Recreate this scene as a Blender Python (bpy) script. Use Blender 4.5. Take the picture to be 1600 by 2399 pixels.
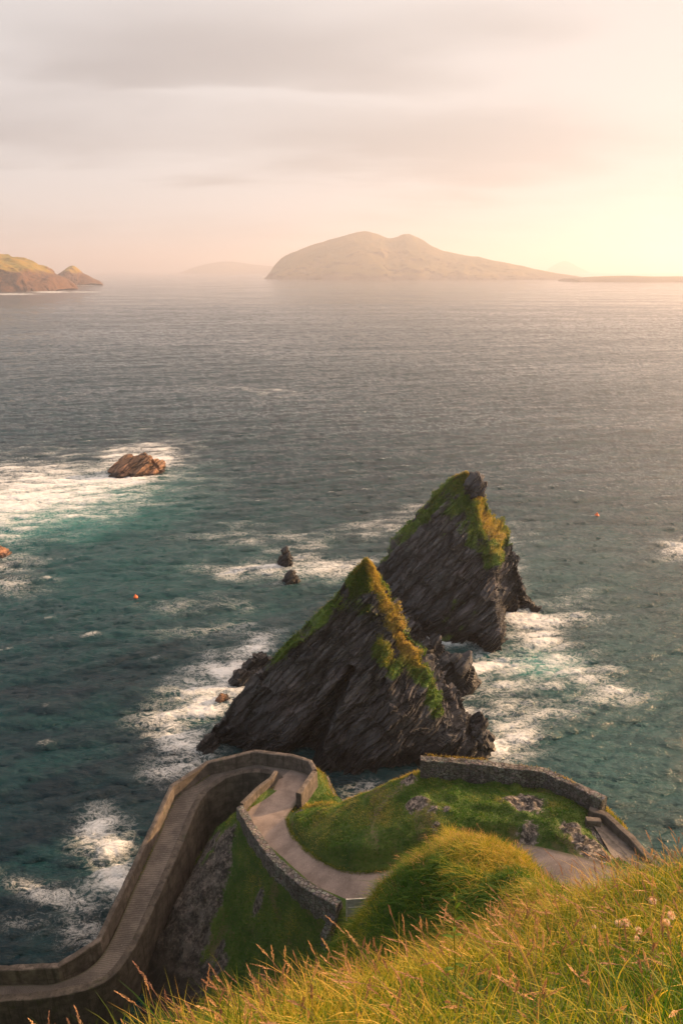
import bpy, math, random
import numpy as np
from mathutils import Vector

# ------------------------------------------------------------------ camera, sky, sun, exposure
random.seed(7)
RNG = np.random.default_rng(11)
for o in list(bpy.data.objects):
    bpy.data.objects.remove(o)
SC = bpy.context.scene
COL = SC.collection
H = 50.0                        # eye height above the sea, metres
F = 1600.0                      # focal length in photo pixels (24 mm on full frame)
PITCH = math.atan((1199.5 - 632.0) / F)
cam_d = bpy.data.cameras.new("camera"); cam = bpy.data.objects.new("camera", cam_d); COL.objects.link(cam)
cam_d.sensor_width = 36.0; cam_d.sensor_fit = 'VERTICAL'; cam_d.sensor_height = 36.0
cam_d.lens = F / 2399.0 * 36.0
cam_d.clip_start = 0.05; cam_d.clip_end = 90000
cam.location = (0, 0, H); cam.rotation_euler = (math.pi / 2 - PITCH, 0, 0)
SC.camera = cam

SUN_AZ = 69.0                   # degrees to the right of the view direction
SUN_EL = 17.0
world = bpy.data.worlds.new("World"); SC.world = world; world.use_nodes = True
wn = world.node_tree; wn.nodes.clear()
def N(tree, typ, **kw):
    n = tree.nodes.new(typ)
    for k, v in kw.items():
        if k.startswith('i_'):
            key = k[2:]
            key = int(key) if key.isdigit() else key.replace('_', ' ')
            n.inputs[key].default_value = v
        else:
            setattr(n, k, v)
    return n
def L(tree, a, b): tree.links.new(a, b)
def math_node(t, op, a, b=None, c=None, clamp=False):
    n = t.nodes.new('ShaderNodeMath'); n.operation = op; n.use_clamp = clamp
    for i, v in enumerate((a, b, c)):
        if v is None: continue
        if isinstance(v, (int, float)): n.inputs[i].default_value = v
        else: t.links.new(v, n.inputs[i])
    return n.outputs[0]
def smooth(t, v, lo, hi, a=0.0, b=1.0):
    n = t.nodes.new('ShaderNodeMapRange'); n.interpolation_type = 'SMOOTHSTEP'
    t.links.new(v, n.inputs[0]); n.inputs[1].default_value = lo; n.inputs[2].default_value = hi
    n.inputs[3].default_value = a; n.inputs[4].default_value = b
    return n.outputs[0]
def mixc(t, fac, a, b, blend='MIX'):
    n = t.nodes.new('ShaderNodeMix'); n.data_type = 'RGBA'; n.blend_type = blend
    if isinstance(fac, (int, float)): n.inputs[0].default_value = fac
    else: t.links.new(fac, n.inputs[0])
    for i, v in ((6, a), (7, b)):
        if isinstance(v, (tuple, list)): n.inputs[i].default_value = (v[0], v[1], v[2], 1)
        else: t.links.new(v, n.inputs[i])
    return n.outputs[2]

sky = N(wn, 'ShaderNodeTexSky', sky_type='NISHITA', sun_disc=False)
sky.sun_elevation = math.radians(SUN_EL); sky.sun_rotation = math.radians(SUN_AZ)
sky.dust_density = 1.0; sky.air_density = 1.0; sky.altitude = 50
tc = N(wn, 'ShaderNodeTexCoord')
sep = N(wn, 'ShaderNodeSeparateXYZ'); L(wn, tc.outputs['Generated'], sep.inputs[0])
zc = math_node(wn, 'MAXIMUM', sep.outputs[2], 0.0)
den = math_node(wn, 'ADD', zc, 0.16)
comb = N(wn, 'ShaderNodeCombineXYZ')
L(wn, math_node(wn, 'DIVIDE', sep.outputs[0], den), comb.inputs[0])
L(wn, math_node(wn, 'DIVIDE', sep.outputs[1], den), comb.inputs[1])
def cloud_noise(scale, loc, detail, rough=0.5, stretch=(1, 1, 1)):
    mp = N(wn, 'ShaderNodeMapping'); mp.inputs['Location'].default_value = loc; mp.inputs['Scale'].default_value = stretch
    L(wn, comb.outputs[0], mp.inputs[0])
    nz = N(wn, 'ShaderNodeTexNoise', i_Scale=scale, i_Detail=detail, i_Roughness=rough, i_Distortion=0.15)
    L(wn, mp.outputs[0], nz.inputs['Vector']); return nz.outputs[0]
c1 = cloud_noise(0.62, (3.1, 7.7, 0), 5, 0.5, (0.75, 1.3, 1))
c2 = cloud_noise(1.9, (11.3, 2.2, 0), 4, 0.5, (0.55, 1.2, 1))
cs = math_node(wn, 'ADD', math_node(wn, 'MULTIPLY', c1, 0.7), math_node(wn, 'MULTIPLY', c2, 0.3))
# broad cloud banks: (azimuth tan, elevation tan, half widths, weight)
hyp = math_node(wn, 'POWER', math_node(wn, 'ADD', math_node(wn, 'POWER', sep.outputs[0], 2.0), math_node(wn, 'POWER', sep.outputs[1], 2.0)), 0.5)
tel = math_node(wn, 'DIVIDE', sep.outputs[2], math_node(wn, 'MAXIMUM', hyp, 0.01)); taz = math_node(wn, 'DIVIDE', sep.outputs[0], math_node(wn, 'MAXIMUM', hyp, 0.01))
tel = math_node(wn, 'ADD', tel, math_node(wn, 'MULTIPLY', math_node(wn, 'SUBTRACT', c2, 0.5), 0.10))
bank = None
for az, el, wa, we, wt in ((-0.24, 0.245, 0.27, 0.055, 0.19), (-0.20, 0.145, 0.45, 0.040, 0.15), (0.16, 0.150, 0.24, 0.045, 0.13), (0.20, 0.28, 0.16, 0.03, 0.08), (-0.06, 0.205, 0.25, 0.010, -0.10), (0.42, 0.22, 0.16, 0.10, -0.12), (-0.30, 0.105, 0.2, 0.012, -0.07)):
    u = math_node(wn, 'DIVIDE', math_node(wn, 'SUBTRACT', taz, az), wa); v = math_node(wn, 'DIVIDE', math_node(wn, 'SUBTRACT', tel, el), we)
    g2 = math_node(wn, 'MULTIPLY', math_node(wn, 'EXPONENT', math_node(wn, 'MULTIPLY', math_node(wn, 'ADD', math_node(wn, 'MULTIPLY', u, u), math_node(wn, 'MULTIPLY', v, v)), -1.0)), wt)
    bank = g2 if bank is None else math_node(wn, 'ADD', bank, g2)
cs = math_node(wn, 'ADD', math_node(wn, 'MULTIPLY', cs, 0.8), math_node(wn, 'ADD', bank, 0.04))
grey = smooth(wn, cs, 0.39, 0.64)                       # 1 = thick grey cloud base
# brightness grows round the hidden sun
sd = (math.sin(math.radians(SUN_AZ)) * math.cos(math.radians(SUN_EL)), math.cos(math.radians(SUN_AZ)) * math.cos(math.radians(SUN_EL)), math.sin(math.radians(SUN_EL)))
dt = N(wn, 'ShaderNodeVectorMath', operation='DOT_PRODUCT'); L(wn, tc.outputs['Generated'], dt.inputs[0]); dt.inputs[1].default_value = sd
near_sun = smooth(wn, dt.outputs['Value'], -0.2, 0.85)
thin = mixc(wn, near_sun, (3.25, 3.08, 3.02), (3.6, 3.22, 2.95))
thick = mixc(wn, near_sun, (2.1, 1.95, 1.92), (2.75, 2.42, 2.2))
cloud = mixc(wn, grey, thin, thick)
# unseen upper sky, shaped for the sea: darkened blue at left, warmed sunward
high = smooth(wn, tel, 0.32, 0.80)
cloud = mixc(wn, high, cloud, mixc(wn, near_sun, (0.45, 0.75, 1.10), (9.0, 6.2, 4.4)))
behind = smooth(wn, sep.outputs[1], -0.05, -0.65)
cloud = mixc(wn, math_node(wn, 'MULTIPLY', behind, smooth(wn, tel, -0.1, 0.15)), cloud, (3.9, 3.95, 4.2))  # brighter sky added behind the camera to fill the shaded faces
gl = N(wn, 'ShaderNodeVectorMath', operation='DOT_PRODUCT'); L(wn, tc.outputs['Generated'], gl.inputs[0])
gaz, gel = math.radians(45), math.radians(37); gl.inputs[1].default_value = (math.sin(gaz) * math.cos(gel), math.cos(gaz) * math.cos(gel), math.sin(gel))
sheen_patch = smooth(wn, gl.outputs['Value'], 0.90, 0.98)  # bright patch added outside the view for a warm sheen on the water
cloud = mixc(wn, sheen_patch, cloud, (22.0, 15.5, 11.0))
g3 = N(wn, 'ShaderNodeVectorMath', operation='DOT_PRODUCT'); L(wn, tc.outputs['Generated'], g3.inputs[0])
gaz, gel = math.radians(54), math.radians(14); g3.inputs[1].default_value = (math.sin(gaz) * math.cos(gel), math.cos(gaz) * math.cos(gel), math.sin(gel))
cloud = mixc(wn, smooth(wn, g3.outputs['Value'], 0.915, 0.985), cloud, (14.0, 10.0, 7.2))  # second unseen glow, added low on the right to strengthen the sea sheen
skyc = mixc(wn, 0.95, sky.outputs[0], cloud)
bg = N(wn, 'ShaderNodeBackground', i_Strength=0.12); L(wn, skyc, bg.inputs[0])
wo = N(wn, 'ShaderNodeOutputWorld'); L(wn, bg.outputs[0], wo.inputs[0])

sun_d = bpy.data.lights.new("sun", 'SUN'); sun = bpy.data.objects.new("sun", sun_d); COL.objects.link(sun)
sun_d.energy = 5.0; sun_d.angle = math.radians(0.6); sun_d.color = (1.0, 0.59, 0.28)
sun.rotation_euler = Vector((-sd[0], -sd[1], -sd[2])).to_track_quat('-Z', 'Y').to_euler()
sun.location = (60, 20, 80)

SC.view_settings.view_transform = 'Standard'; SC.view_settings.look = 'None'
SC.view_settings.exposure = 1.0; SC.view_settings.gamma = 1.0
SC.render.engine = 'CYCLES'
SC.cycles.use_denoising = True
SC.cycles.max_bounces = 6; SC.cycles.diffuse_bounces = 2; SC.cycles.glossy_bounces = 2
SC.cycles.transmission_bounces = 4; SC.cycles.transparent_max_bounces = 6; SC.cycles.volume_bounces = 1
SC.cycles.sample_clamp_indirect = 4.0

# ------------------------------------------------------------------ geometry of the view (used once to survey real positions)
cp, sp_ = math.cos(PITCH), math.sin(PITCH)
def ray(px, py):
    a = (px - 800.0) / F; b = (1199.5 - py) / F
    return np.array([a, cp + b * sp_, -sp_ + b * cp])
def PZ(px, py, z):                       # the point of height z seen at a photo pixel
    d = ray(px, py); t = (z - H) / d[2]
    return np.array([0, 0, H]) + d * t
def PY(px, py, Y):                       # the point at forward distance Y seen at a photo pixel
    d = ray(px, py); t = Y / d[1]
    return np.array([0, 0, H]) + d * t
def project(P):
    x, y, z = P[:, 0], P[:, 1], P[:, 2] - H
    dep = y * cp - z * sp_; up = y * sp_ + z * cp
    dep = np.where(dep < 0.01, 0.01, dep)
    return 800 + F * x / dep, 1199.5 - F * up / dep

def zline(pts): return np.array([PZ(*p) for p in pts])
# ------------------------------------------------------------------ noise in numpy
def _hash(ix, iy, iz, seed):
    h = (ix.astype(np.uint32) * np.uint32(374761393) + iy.astype(np.uint32) * np.uint32(668265263)
         + iz.astype(np.uint32) * np.uint32(2246822519) + np.uint32((seed * 3266489917) & 0xffffffff))
    h = (h ^ (h >> np.uint32(13))) * np.uint32(1274126177)
    h = h ^ (h >> np.uint32(16))
    return h.astype(np.float64) / 4294967295.0
def vnoise(P, seed=0):
    P = np.asarray(P, float)
    i = np.floor(P).astype(np.int64); f = P - i; f = f * f * f * (f * (f * 6 - 15) + 10)
    r = 0
    for dx in (0, 1):
        wx = f[:, 0] if dx else 1 - f[:, 0]
        for dy in (0, 1):
            wy = f[:, 1] if dy else 1 - f[:, 1]
            for dz in (0, 1):
                wz = f[:, 2] if dz else 1 - f[:, 2]
                r = r + _hash(i[:, 0] + dx, i[:, 1] + dy, i[:, 2] + dz, seed) * wx * wy * wz
    return r * 2 - 1
def fbm(P, oct=4, seed=0, gain=0.5, lac=2.03):
    P = np.asarray(P, float); a = 1.0; s = 0; t = 0
    for k in range(oct):
        s = s + a * vnoise(P + 17.3 * k, seed + k); t += a; a *= gain; P = P * lac
    return s / t
def ridged(P, oct=4, seed=0, gain=0.5):
    P = np.asarray(P, float); a = 1.0; s = 0; t = 0
    for k in range(oct):
        s = s + a * (1 - 2 * np.abs(vnoise(P + 9.1 * k, seed + k))); t += a; a *= gain; P = P * 2.1
    return s / t
def sstep(x, a, b):
    t = np.clip((x - a) / (b - a), 0, 1); return t * t * (3 - 2 * t)

# ------------------------------------------------------------------ mesh helpers
def mesh_np(name, V, Fq, mat, parent=None, smooth_shade=True, attrs=None, uv=None):
    """V (n,3); Fq (m,3) or (m,4) int array; one mesh object."""
    V = np.asarray(V, np.float32); Fq = np.asarray(Fq, np.int32)
    me = bpy.data.meshes.new(name)
    me.vertices.add(len(V)); me.vertices.foreach_set('co', V.ravel())
    k = Fq.shape[1]; me.loops.add(Fq.size); me.polygons.add(len(Fq))
    me.loops.foreach_set('vertex_index', Fq.ravel())
    me.polygons.foreach_set('loop_start', np.arange(0, Fq.size, k, dtype=np.int32))
    me.polygons.foreach_set('use_smooth', np.full(len(Fq), smooth_shade, dtype=bool))
    for an, av in (attrs or {}).items():
        a = me.attributes.new(an, 'FLOAT', 'POINT'); a.data.foreach_set('value', np.asarray(av, np.float32).ravel())
    if uv is not None:
        ul = me.uv_layers.new(name='UVMap'); ul.data.foreach_set('uv', np.asarray(uv, np.float32)[Fq.ravel()].ravel())
    me.update(calc_edges=True); me.validate(clean_customdata=False)
    me.materials.append(mat)
    ob = bpy.data.objects.new(name, me); COL.objects.link(ob)
    if parent is not None: ob.parent = parent
    return ob
def grid_faces(nu, nv, wrap=False):
    u = np.arange(nu if wrap else nu - 1); v = np.arange(nv - 1)
    U, W = np.meshgrid(u, v, indexing='ij'); U2 = (U + 1) % nu
    return np.stack([U * nv + W, U2 * nv + W, U2 * nv + W + 1, U * nv + W + 1], -1).reshape(-1, 4)
def tag(o, label=None, cat=None, group=None, kind=None):
    if label: o['label'] = label
    if cat: o['category'] = cat
    if group: o['group'] = group
    if kind: o['kind'] = kind
    return o
def empty(name, loc=(0, 0, 0), rz=0):
    o = bpy.data.objects.new(name, None); COL.objects.link(o); o.location = loc; o.rotation_euler = (0, 0, rz); o.empty_display_size = 0.2
    return o
def resample(P, step):
    P = np.asarray(P, float); d = np.r_[0, np.cumsum(np.linalg.norm(np.diff(P[:, :3], axis=0), axis=1))]
    n = max(2, int(d[-1] / step) + 1); t = np.linspace(0, d[-1], n)
    return np.stack([np.interp(t, d, P[:, k]) for k in range(P.shape[1])], 1), t
def catmull(P, n=8):
    P = np.asarray(P, float); Q = np.vstack([2 * P[0] - P[1], P, 2 * P[-1] - P[-2]]); out = []
    for i in range(1, len(Q) - 2):
        for t in np.linspace(0, 1, n, endpoint=False):
            a, b, c, d = Q[i - 1], Q[i], Q[i + 1], Q[i + 2]
            out.append(0.5 * ((2 * b) + (c - a) * t + (2 * a - 5 * b + 4 * c - d) * t * t + (3 * b - a - 3 * c + d) * t ** 3))
    out.append(P[-1]); return np.array(out)

# ------------------------------------------------------------------ materials
def new_mat(name):
    m = bpy.data.materials.new(name); m.use_nodes = True; t = m.node_tree; t.nodes.clear()
    out = t.nodes.new('ShaderNodeOutputMaterial'); return m, t, out
def principled(t, out, **kw):
    b = N(t, 'ShaderNodeBsdfPrincipled', **kw); L(t, b.outputs[0], out.inputs[0]); return b
def pos_noise(t, scale, detail=4, rough=0.55, stretch=None, rot=None, loc=(0, 0, 0), dist=0.0):
    g = N(t, 'ShaderNodeNewGeometry'); v = g.outputs['Position']
    if stretch or rot:
        mp = N(t, 'ShaderNodeMapping'); mp.inputs['Scale'].default_value = stretch or (1, 1, 1)
        mp.inputs['Rotation'].default_value = rot or (0, 0, 0); mp.inputs['Location'].default_value = loc
        L(t, v, mp.inputs[0]); v = mp.outputs[0]
    nz = N(t, 'ShaderNodeTexNoise', i_Scale=scale, i_Detail=detail, i_Roughness=rough, i_Distortion=dist)
    L(t, v, nz.inputs['Vector']); return nz.outputs[0]
def bump(t, hgt, dist, strength, b, prev=None):
    bp = N(t, 'ShaderNodeBump', i_Strength=strength, i_Distance=dist); L(t, hgt, bp.inputs['Height'])
    if prev is not None: L(t, prev, bp.inputs['Normal'])
    if b is not None: L(t, bp.outputs[0], b.inputs['Normal'])
    return bp.outputs[0]

def water_material():
    m, t, out = new_mat('sea_water')
    b = principled(t, out, i_Roughness=0.09, i_IOR=1.33)
    at = N(t, 'ShaderNodeAttribute', attribute_name='foam').outputs['Fac']
    aq = N(t, 'ShaderNodeAttribute', attribute_name='aerated').outputs['Fac']
    # laced foam: ridged warped noise
    n1 = pos_noise(t, 0.6, 7, 0.66, stretch=(1, 1.5, 1), rot=(0, 0, 0.35), dist=1.5)
    n2 = pos_noise(t, 2.6, 6, 0.7, stretch=(1, 1.8, 1), rot=(0, 0, -0.2), dist=1.0)
    n3 = pos_noise(t, 0.16, 3, 0.5, stretch=(1, 1.6, 1)); lane = pos_noise(t, 0.012, 4, 0.6, stretch=(0.5, 1.6, 1), rot=(0, 0, 0.3))
    def rid(n, w): return math_node(t, 'SUBTRACT', 1.0, math_node(t, 'MULTIPLY', math_node(t, 'ABSOLUTE', math_node(t, 'SUBTRACT', n, 0.5)), w), clamp=True)
    pat = math_node(t, 'ADD', math_node(t, 'MULTIPLY', rid(n1, 5.0), 0.55), math_node(t, 'MULTIPLY', rid(n2, 5.0), 0.45))
    pat = math_node(t, 'ADD', pat, math_node(t, 'MULTIPLY', math_node(t, 'SUBTRACT', n3, 0.5), 1.1))
    thr = math_node(t, 'ADD', pat, math_node(t, 'MULTIPLY', at, 0.70))
    foam = smooth(t, thr, 0.82, 1.60)
    foam = math_node(t, 'MULTIPLY', foam, smooth(t, at, 0.02, 0.18))
    foam = math_node(t, 'MULTIPLY', foam, smooth(t, at, 0.0, 0.8, 0.55, 1.0))
    foam = math_node(t, 'MAXIMUM', foam, smooth(t, math_node(t, 'ADD', at, math_node(t, 'MULTIPLY', math_node(t, 'SUBTRACT', n3, 0.5), 0.8)), 0.45, 1.15, 0.0, 0.6))
    deep = mixc(t, smooth(t, n3, 0.35, 0.65), (0.0008, 0.017, 0.027), (0.0008, 0.030, 0.038))
    aer = mixc(t, aq, deep, (0.02, 0.22, 0.20))
    col = mixc(t, foam, aer, (0.74, 0.77, 0.78))
    L(t, col, b.inputs['Base Color'])
    L(t, math_node(t, 'ADD', smooth(t, foam, 0, 1, 0.0, 0.65), smooth(t, lane, 0.35, 0.65, 0.05, 0.16)), b.inputs['Roughness'])
    w0 = pos_noise(t, 0.22, 5, 0.65, stretch=(0.7, 1.6, 1), rot=(0, 0, 0.15), dist=0.5)
    w1 = pos_noise(t, 1.3, 5, 0.65, stretch=(0.5, 1.8, 1), rot=(0, 0, 0.15), dist=0.3)
    w2 = pos_noise(t, 5.0, 3, 0.6, stretch=(0.5, 1.6, 1), rot=(0, 0, 0.3))
    gd = N(t, 'ShaderNodeNewGeometry'); ln = N(t, 'ShaderNodeVectorMath', operation='LENGTH'); L(t, gd.outputs['Position'], ln.inputs[0])
    w0 = math_node(t, 'MULTIPLY', w0, smooth(t, ln.outputs['Value'], 200, 1000, 0.12, 1.5))
    nb = bump(t, w0, 0.7, 0.8, None); nb = bump(t, w1, 0.30, 0.9, None, nb); w2 = math_node(t, 'MULTIPLY', w2, smooth(t, lane, 0.35, 0.65, 0.5, 1.3)); nb = bump(t, w2, 0.045, 0.8, None, nb); bump(t, foam, 0.05, 0.4, b, nb)
    return m

STR_N = np.array([-0.70, 0.22, 0.66]); STR_N /= np.linalg.norm(STR_N)       # normal of the tilted slate beds
STR_A = np.cross(STR_N, [0, 1, 0]); STR_A /= np.linalg.norm(STR_A); STR_B = np.cross(STR_N, STR_A)
def strata_coord(P, fn, fa, fb):
    return np.stack([P @ STR_N * fn, P @ STR_A * fa, P @ STR_B * fb], 1)
def strata_vec(t, fn, fa, fb):
    g = N(t, 'ShaderNodeNewGeometry'); c = N(t, 'ShaderNodeCombineXYZ')
    for k, (ax, f) in enumerate(((STR_N, fn), (STR_A, fa), (STR_B, fb))):
        d = N(t, 'ShaderNodeVectorMath', operation='DOT_PRODUCT'); L(t, g.outputs['Position'], d.inputs[0])
        d.inputs[1].default_value = tuple(ax * f); L(t, d.outputs['Value'], c.inputs[k])
    return c.outputs[0]
def rock_material(name, dark, light, lichen, strata=True, wet=2.2, veg=(0.060, 0.120, 0.018), fn=1.5):
    m, t, out = new_mat(name)
    b = principled(t, out, i_Roughness=0.85)
    nz = N(t, 'ShaderNodeTexNoise', i_Scale=1.0, i_Detail=6, i_Roughness=0.60); L(t, strata_vec(t, fn, 0.55, 0.55), nz.inputs['Vector'])
    fine = pos_noise(t, 5.0, 5, 0.7)
    big = pos_noise(t, 0.25, 3, 0.5)
    col = mixc(t, smooth(t, nz.outputs[0], 0.30, 0.74), tuple(c * 1.3 for c in dark), light)
    col = mixc(t, smooth(t, big, 0.4, 0.65, 0, 0.5), col, tuple(c * k for c, k in zip(light, (1.15, 0.95, 0.9))))
    vo = N(t, 'ShaderNodeTexVoronoi', feature='DISTANCE_TO_EDGE', i_Scale=1.0); vc = N(t, 'ShaderNodeTexVoronoi', feature='F1', i_Scale=1.0)
    wv_ = N(t, 'ShaderNodeVectorMath', operation='ADD'); L(t, strata_vec(t, fn * 0.6, 0.16, 0.16), wv_.inputs[0])
    sc_ = N(t, 'ShaderNodeVectorMath', operation='SCALE'); sc_.inputs['Scale'].default_value = 0.7; nzc = pos_noise(t, 0.9, 4); cc_ = N(t, 'ShaderNodeCombineXYZ'); L(t, nzc, cc_.inputs[0]); L(t, fine, cc_.inputs[1]); L(t, cc_.outputs[0], sc_.inputs[0]); L(t, sc_.outputs[0], wv_.inputs[1])
    L(t, wv_.outputs[0], vo.inputs['Vector']); L(t, wv_.outputs[0], vc.inputs['Vector'])
    cell = N(t, 'ShaderNodeSeparateXYZ'); L(t, vc.outputs['Color'], cell.inputs[0])
    col = mixc(t, smooth(t, cell.outputs[0], 0.3, 0.8, 0.0, 0.7), col, tuple(c * 0.45 for c in light))
    col = mixc(t, smooth(t, vo.outputs['Distance'], 0.0, 0.10, 0.9, 0.0), col, tuple(c * 0.3 for c in dark))
    lm = math_node(t, 'MULTIPLY', smooth(t, fine, 0.57, 0.68), smooth(t, nz.outputs[0], 0.42, 0.58))
    zz = N(t, 'ShaderNodeSeparateXYZ'); g = N(t, 'ShaderNodeNewGeometry'); L(t, g.outputs['Position'], zz.inputs[0])
    lm = math_node(t, 'MULTIPLY', lm, smooth(t, zz.outputs[2], 2.0, 9.0))
    col = mixc(t, lm, col, lichen)
    if wet: 
        zw = math_node(t, 'ADD', zz.outputs[2], math_node(t, 'MULTIPLY', math_node(t, 'SUBTRACT', big, 0.5), 4.0))
        wetm = smooth(t, zw, wet * 0.5, wet * 1.6, 1, 0)
        col = mixc(t, wetm, col, tuple(c * 0.5 for c in dark)); L(t, smooth(t, wetm, 0, 1, 0.88, 0.5), b.inputs['Roughness'])
    vg = N(t, 'ShaderNodeAttribute', attribute_name='veg').outputs['Fac']
    vcol = mixc(t, smooth(t, pos_noise(t, 1.4, 4), 0.35, 0.7), veg, (veg[0] * 2.0, veg[1] * 1.6, veg[2] * 1.3))
    sun_tint = N(t, 'ShaderNodeAttribute', attribute_name='sun_tint').outputs['Fac']; vcol = mixc(t, sun_tint, vcol, mixc(t, smooth(t, fine, 0.35, 0.65), (0.20, 0.13, 0.03), (0.48, 0.32, 0.08)))  # orange of the sunlit crest mixed into the turf colour
    vm = smooth(t, math_node(t, 'ADD', vg, math_node(t, 'MULTIPLY', math_node(t, 'SUBTRACT', fine, 0.5), 0.5)), 0.38, 0.58)
    col = mixc(t, vm, col, vcol)
    L(t, col, b.inputs['Base Color'])
    n = bump(t, nz.outputs[0], 0.18, 0.6, None); n = bump(t, smooth(t, vo.outputs['Distance'], 0.0, 0.15), 0.15, 0.7, None, n); n = bump(t, cell.outputs[0], 0.12, 0.5, None, n); bump(t, fine, 0.08, 0.7, b, n)
    return m
def concrete_material(name, a, c, stone=0.0, scale=2.0):
    m, t, out = new_mat(name); b = principled(t, out, i_Roughness=0.9)
    n1 = pos_noise(t, scale, 6, 0.65); n2 = pos_noise(t, scale * 9, 4, 0.7); n3 = pos_noise(t, 0.5, 3, 0.5, stretch=(1, 1, 0.35))
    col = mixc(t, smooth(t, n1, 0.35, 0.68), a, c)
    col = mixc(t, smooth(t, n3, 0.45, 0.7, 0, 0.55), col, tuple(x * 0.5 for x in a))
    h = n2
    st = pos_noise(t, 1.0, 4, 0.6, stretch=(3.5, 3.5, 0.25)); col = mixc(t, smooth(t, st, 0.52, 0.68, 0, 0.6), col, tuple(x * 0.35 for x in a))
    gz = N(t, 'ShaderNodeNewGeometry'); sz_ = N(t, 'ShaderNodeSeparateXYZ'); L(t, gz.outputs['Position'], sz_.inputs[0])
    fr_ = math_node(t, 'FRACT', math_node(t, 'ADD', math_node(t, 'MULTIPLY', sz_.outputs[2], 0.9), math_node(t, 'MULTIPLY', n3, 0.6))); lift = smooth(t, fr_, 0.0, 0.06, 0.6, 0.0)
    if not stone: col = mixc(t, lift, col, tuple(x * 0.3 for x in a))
    col = mixc(t, smooth(t, pos_noise(t, 0.9, 5, 0.7, loc=(9, 4, 1), stretch=(1, 1, 1)), 0.60, 0.70, 0, 0.6), col, (0.045, 0.055, 0.022))
    if stone:
        g = N(t, 'ShaderNodeNewGeometry'); v = N(t, 'ShaderNodeTexVoronoi', feature='DISTANCE_TO_EDGE', i_Scale=stone); 
        mp = N(t, 'ShaderNodeMapping'); mp.inputs['Scale'].default_value = (1, 1, 1.7); L(t, g.outputs['Position'], mp.inputs[0]); L(t, mp.outputs[0], v.inputs['Vector'])
        v2 = N(t, 'ShaderNodeTexVoronoi', feature='F1', i_Scale=stone); L(t, mp.outputs[0], v2.inputs['Vector'])
        joint = smooth(t, v.outputs['Distance'], 0.02, 0.12)
        sc = mixc(t, 0.5, col, v2.outputs['Color'], 'OVERLAY')
        hs = N(t, 'ShaderNodeHueSaturation', i_Saturation=0.25); L(t, sc, hs.inputs['Color'])
        col = mixc(t, joint, tuple(x * 0.35 for x in a), hs.outputs[0])
        h = math_node(t, 'ADD', math_node(t, 'MULTIPLY', joint, 1.0), math_node(t, 'MULTIPLY', n2, 0.5))
    sp = smooth(t, n2, 0.62, 0.72, 0, 0.35); col = mixc(t, sp, col, tuple(min(1, x * 2.2) for x in c))
    L(t, col, b.inputs['Base Color']); bump(t, h, 0.05, 0.7, b)
    return m
def road_material(name, a, c, rib, ribk):
    m, t, out = new_mat(name); b = principled(t, out, i_Roughness=0.92)
    uv = N(t, 'ShaderNodeUVMap', uv_map='UVMap')
    n1 = pos_noise(t, 0.8, 5, 0.6); n2 = pos_noise(t, 9.0, 4, 0.75)
    wv = N(t, 'ShaderNodeTexWave', wave_type='BANDS', bands_direction='X', i_Scale=rib, i_Distortion=4.5, i_Detail=4); wv.inputs['Detail Scale'].default_value = 1.5
    L(t, uv.outputs[0], wv.inputs['Vector'])
    col = mixc(t, smooth(t, n1, 0.35, 0.65), a, c)
    col = mixc(t, smooth(t, wv.outputs['Fac'], 0.1, 0.55, ribk, 0.0), col, tuple(x * 0.3 for x in a))
    col = mixc(t, smooth(t, n2, 0.58, 0.7, 0, 0.55), col, tuple(min(1, x * 1.9) for x in c))
    col = mixc(t, smooth(t, n2, 0.30, 0.44, 0.5, 0), col, tuple(x * 0.4 for x in a))
    su = N(t, 'ShaderNodeSeparateXYZ'); L(t, uv.outputs[0], su.inputs[0])
    edge = math_node(t, 'ABSOLUTE', math_node(t, 'SUBTRACT', su.outputs[1], 0.5))
    em = math_node(t, 'MULTIPLY', smooth(t, math_node(t, 'ADD', edge, math_node(t, 'MULTIPLY', math_node(t, 'SUBTRACT', n1, 0.5), 0.25)), 0.40, 0.49), 0.6)
    col = mixc(t, em, col, (0.05, 0.055, 0.02))
    L(t, col, b.inputs['Base Color'])
    n = bump(t, wv.outputs['Fac'], 0.04 * min(1, ribk * 2), 0.8, None); bump(t, n2, 0.02, 0.7, b, n)
    return m
def blade_material(name, green, mid, straw, trans=0.45):
    m, t, out = new_mat(name)
    ti = N(t, 'ShaderNodeAttribute', attribute_name='tint').outputs['Fac']; tp = N(t, 'ShaderNodeAttribute', attribute_name='tip').outputs['Fac']
    c = mixc(t, smooth(t, ti, 0.1, 0.65), green, mid)
    f = math_node(t, 'MULTIPLY', smooth(t, ti, 0.35, 1.0), smooth(t, tp, 0.0, 0.9, 0.35, 1.0))
    c = mixc(t, f, c, straw)
    d = N(t, 'ShaderNodeBsdfPrincipled', i_Roughness=0.55); d.inputs['Specular IOR Level'].default_value = 0.25
    tr = N(t, 'ShaderNodeBsdfTranslucent')
    L(t, c, d.inputs['Base Color']); L(t, mixc(t, 1.0, c, (1.0, 1.0, 0.55), 'MULTIPLY'), tr.inputs[0])
    mx = N(t, 'ShaderNodeMixShader'); mx.inputs[0].default_value = trans
    L(t, d.outputs[0], mx.inputs[1]); L(t, tr.outputs[0], mx.inputs[2]); L(t, mx.outputs[0], out.inputs[0]); return m
def plain(name, col, rough=0.6, var=0.25, sc=6, metal=0):
    m, t, out = new_mat(name); b = principled(t, out, i_Roughness=rough, i_Metallic=metal)
    n = pos_noise(t, sc, 4); L(t, mixc(t, smooth(t, n, 0.3, 0.7), tuple(x * (1 - var) for x in col), tuple(min(1, x * (1 + var)) for x in col)), b.inputs['Base Color'])
    bump(t, n, 0.02, 0.3, b); return m

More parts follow.
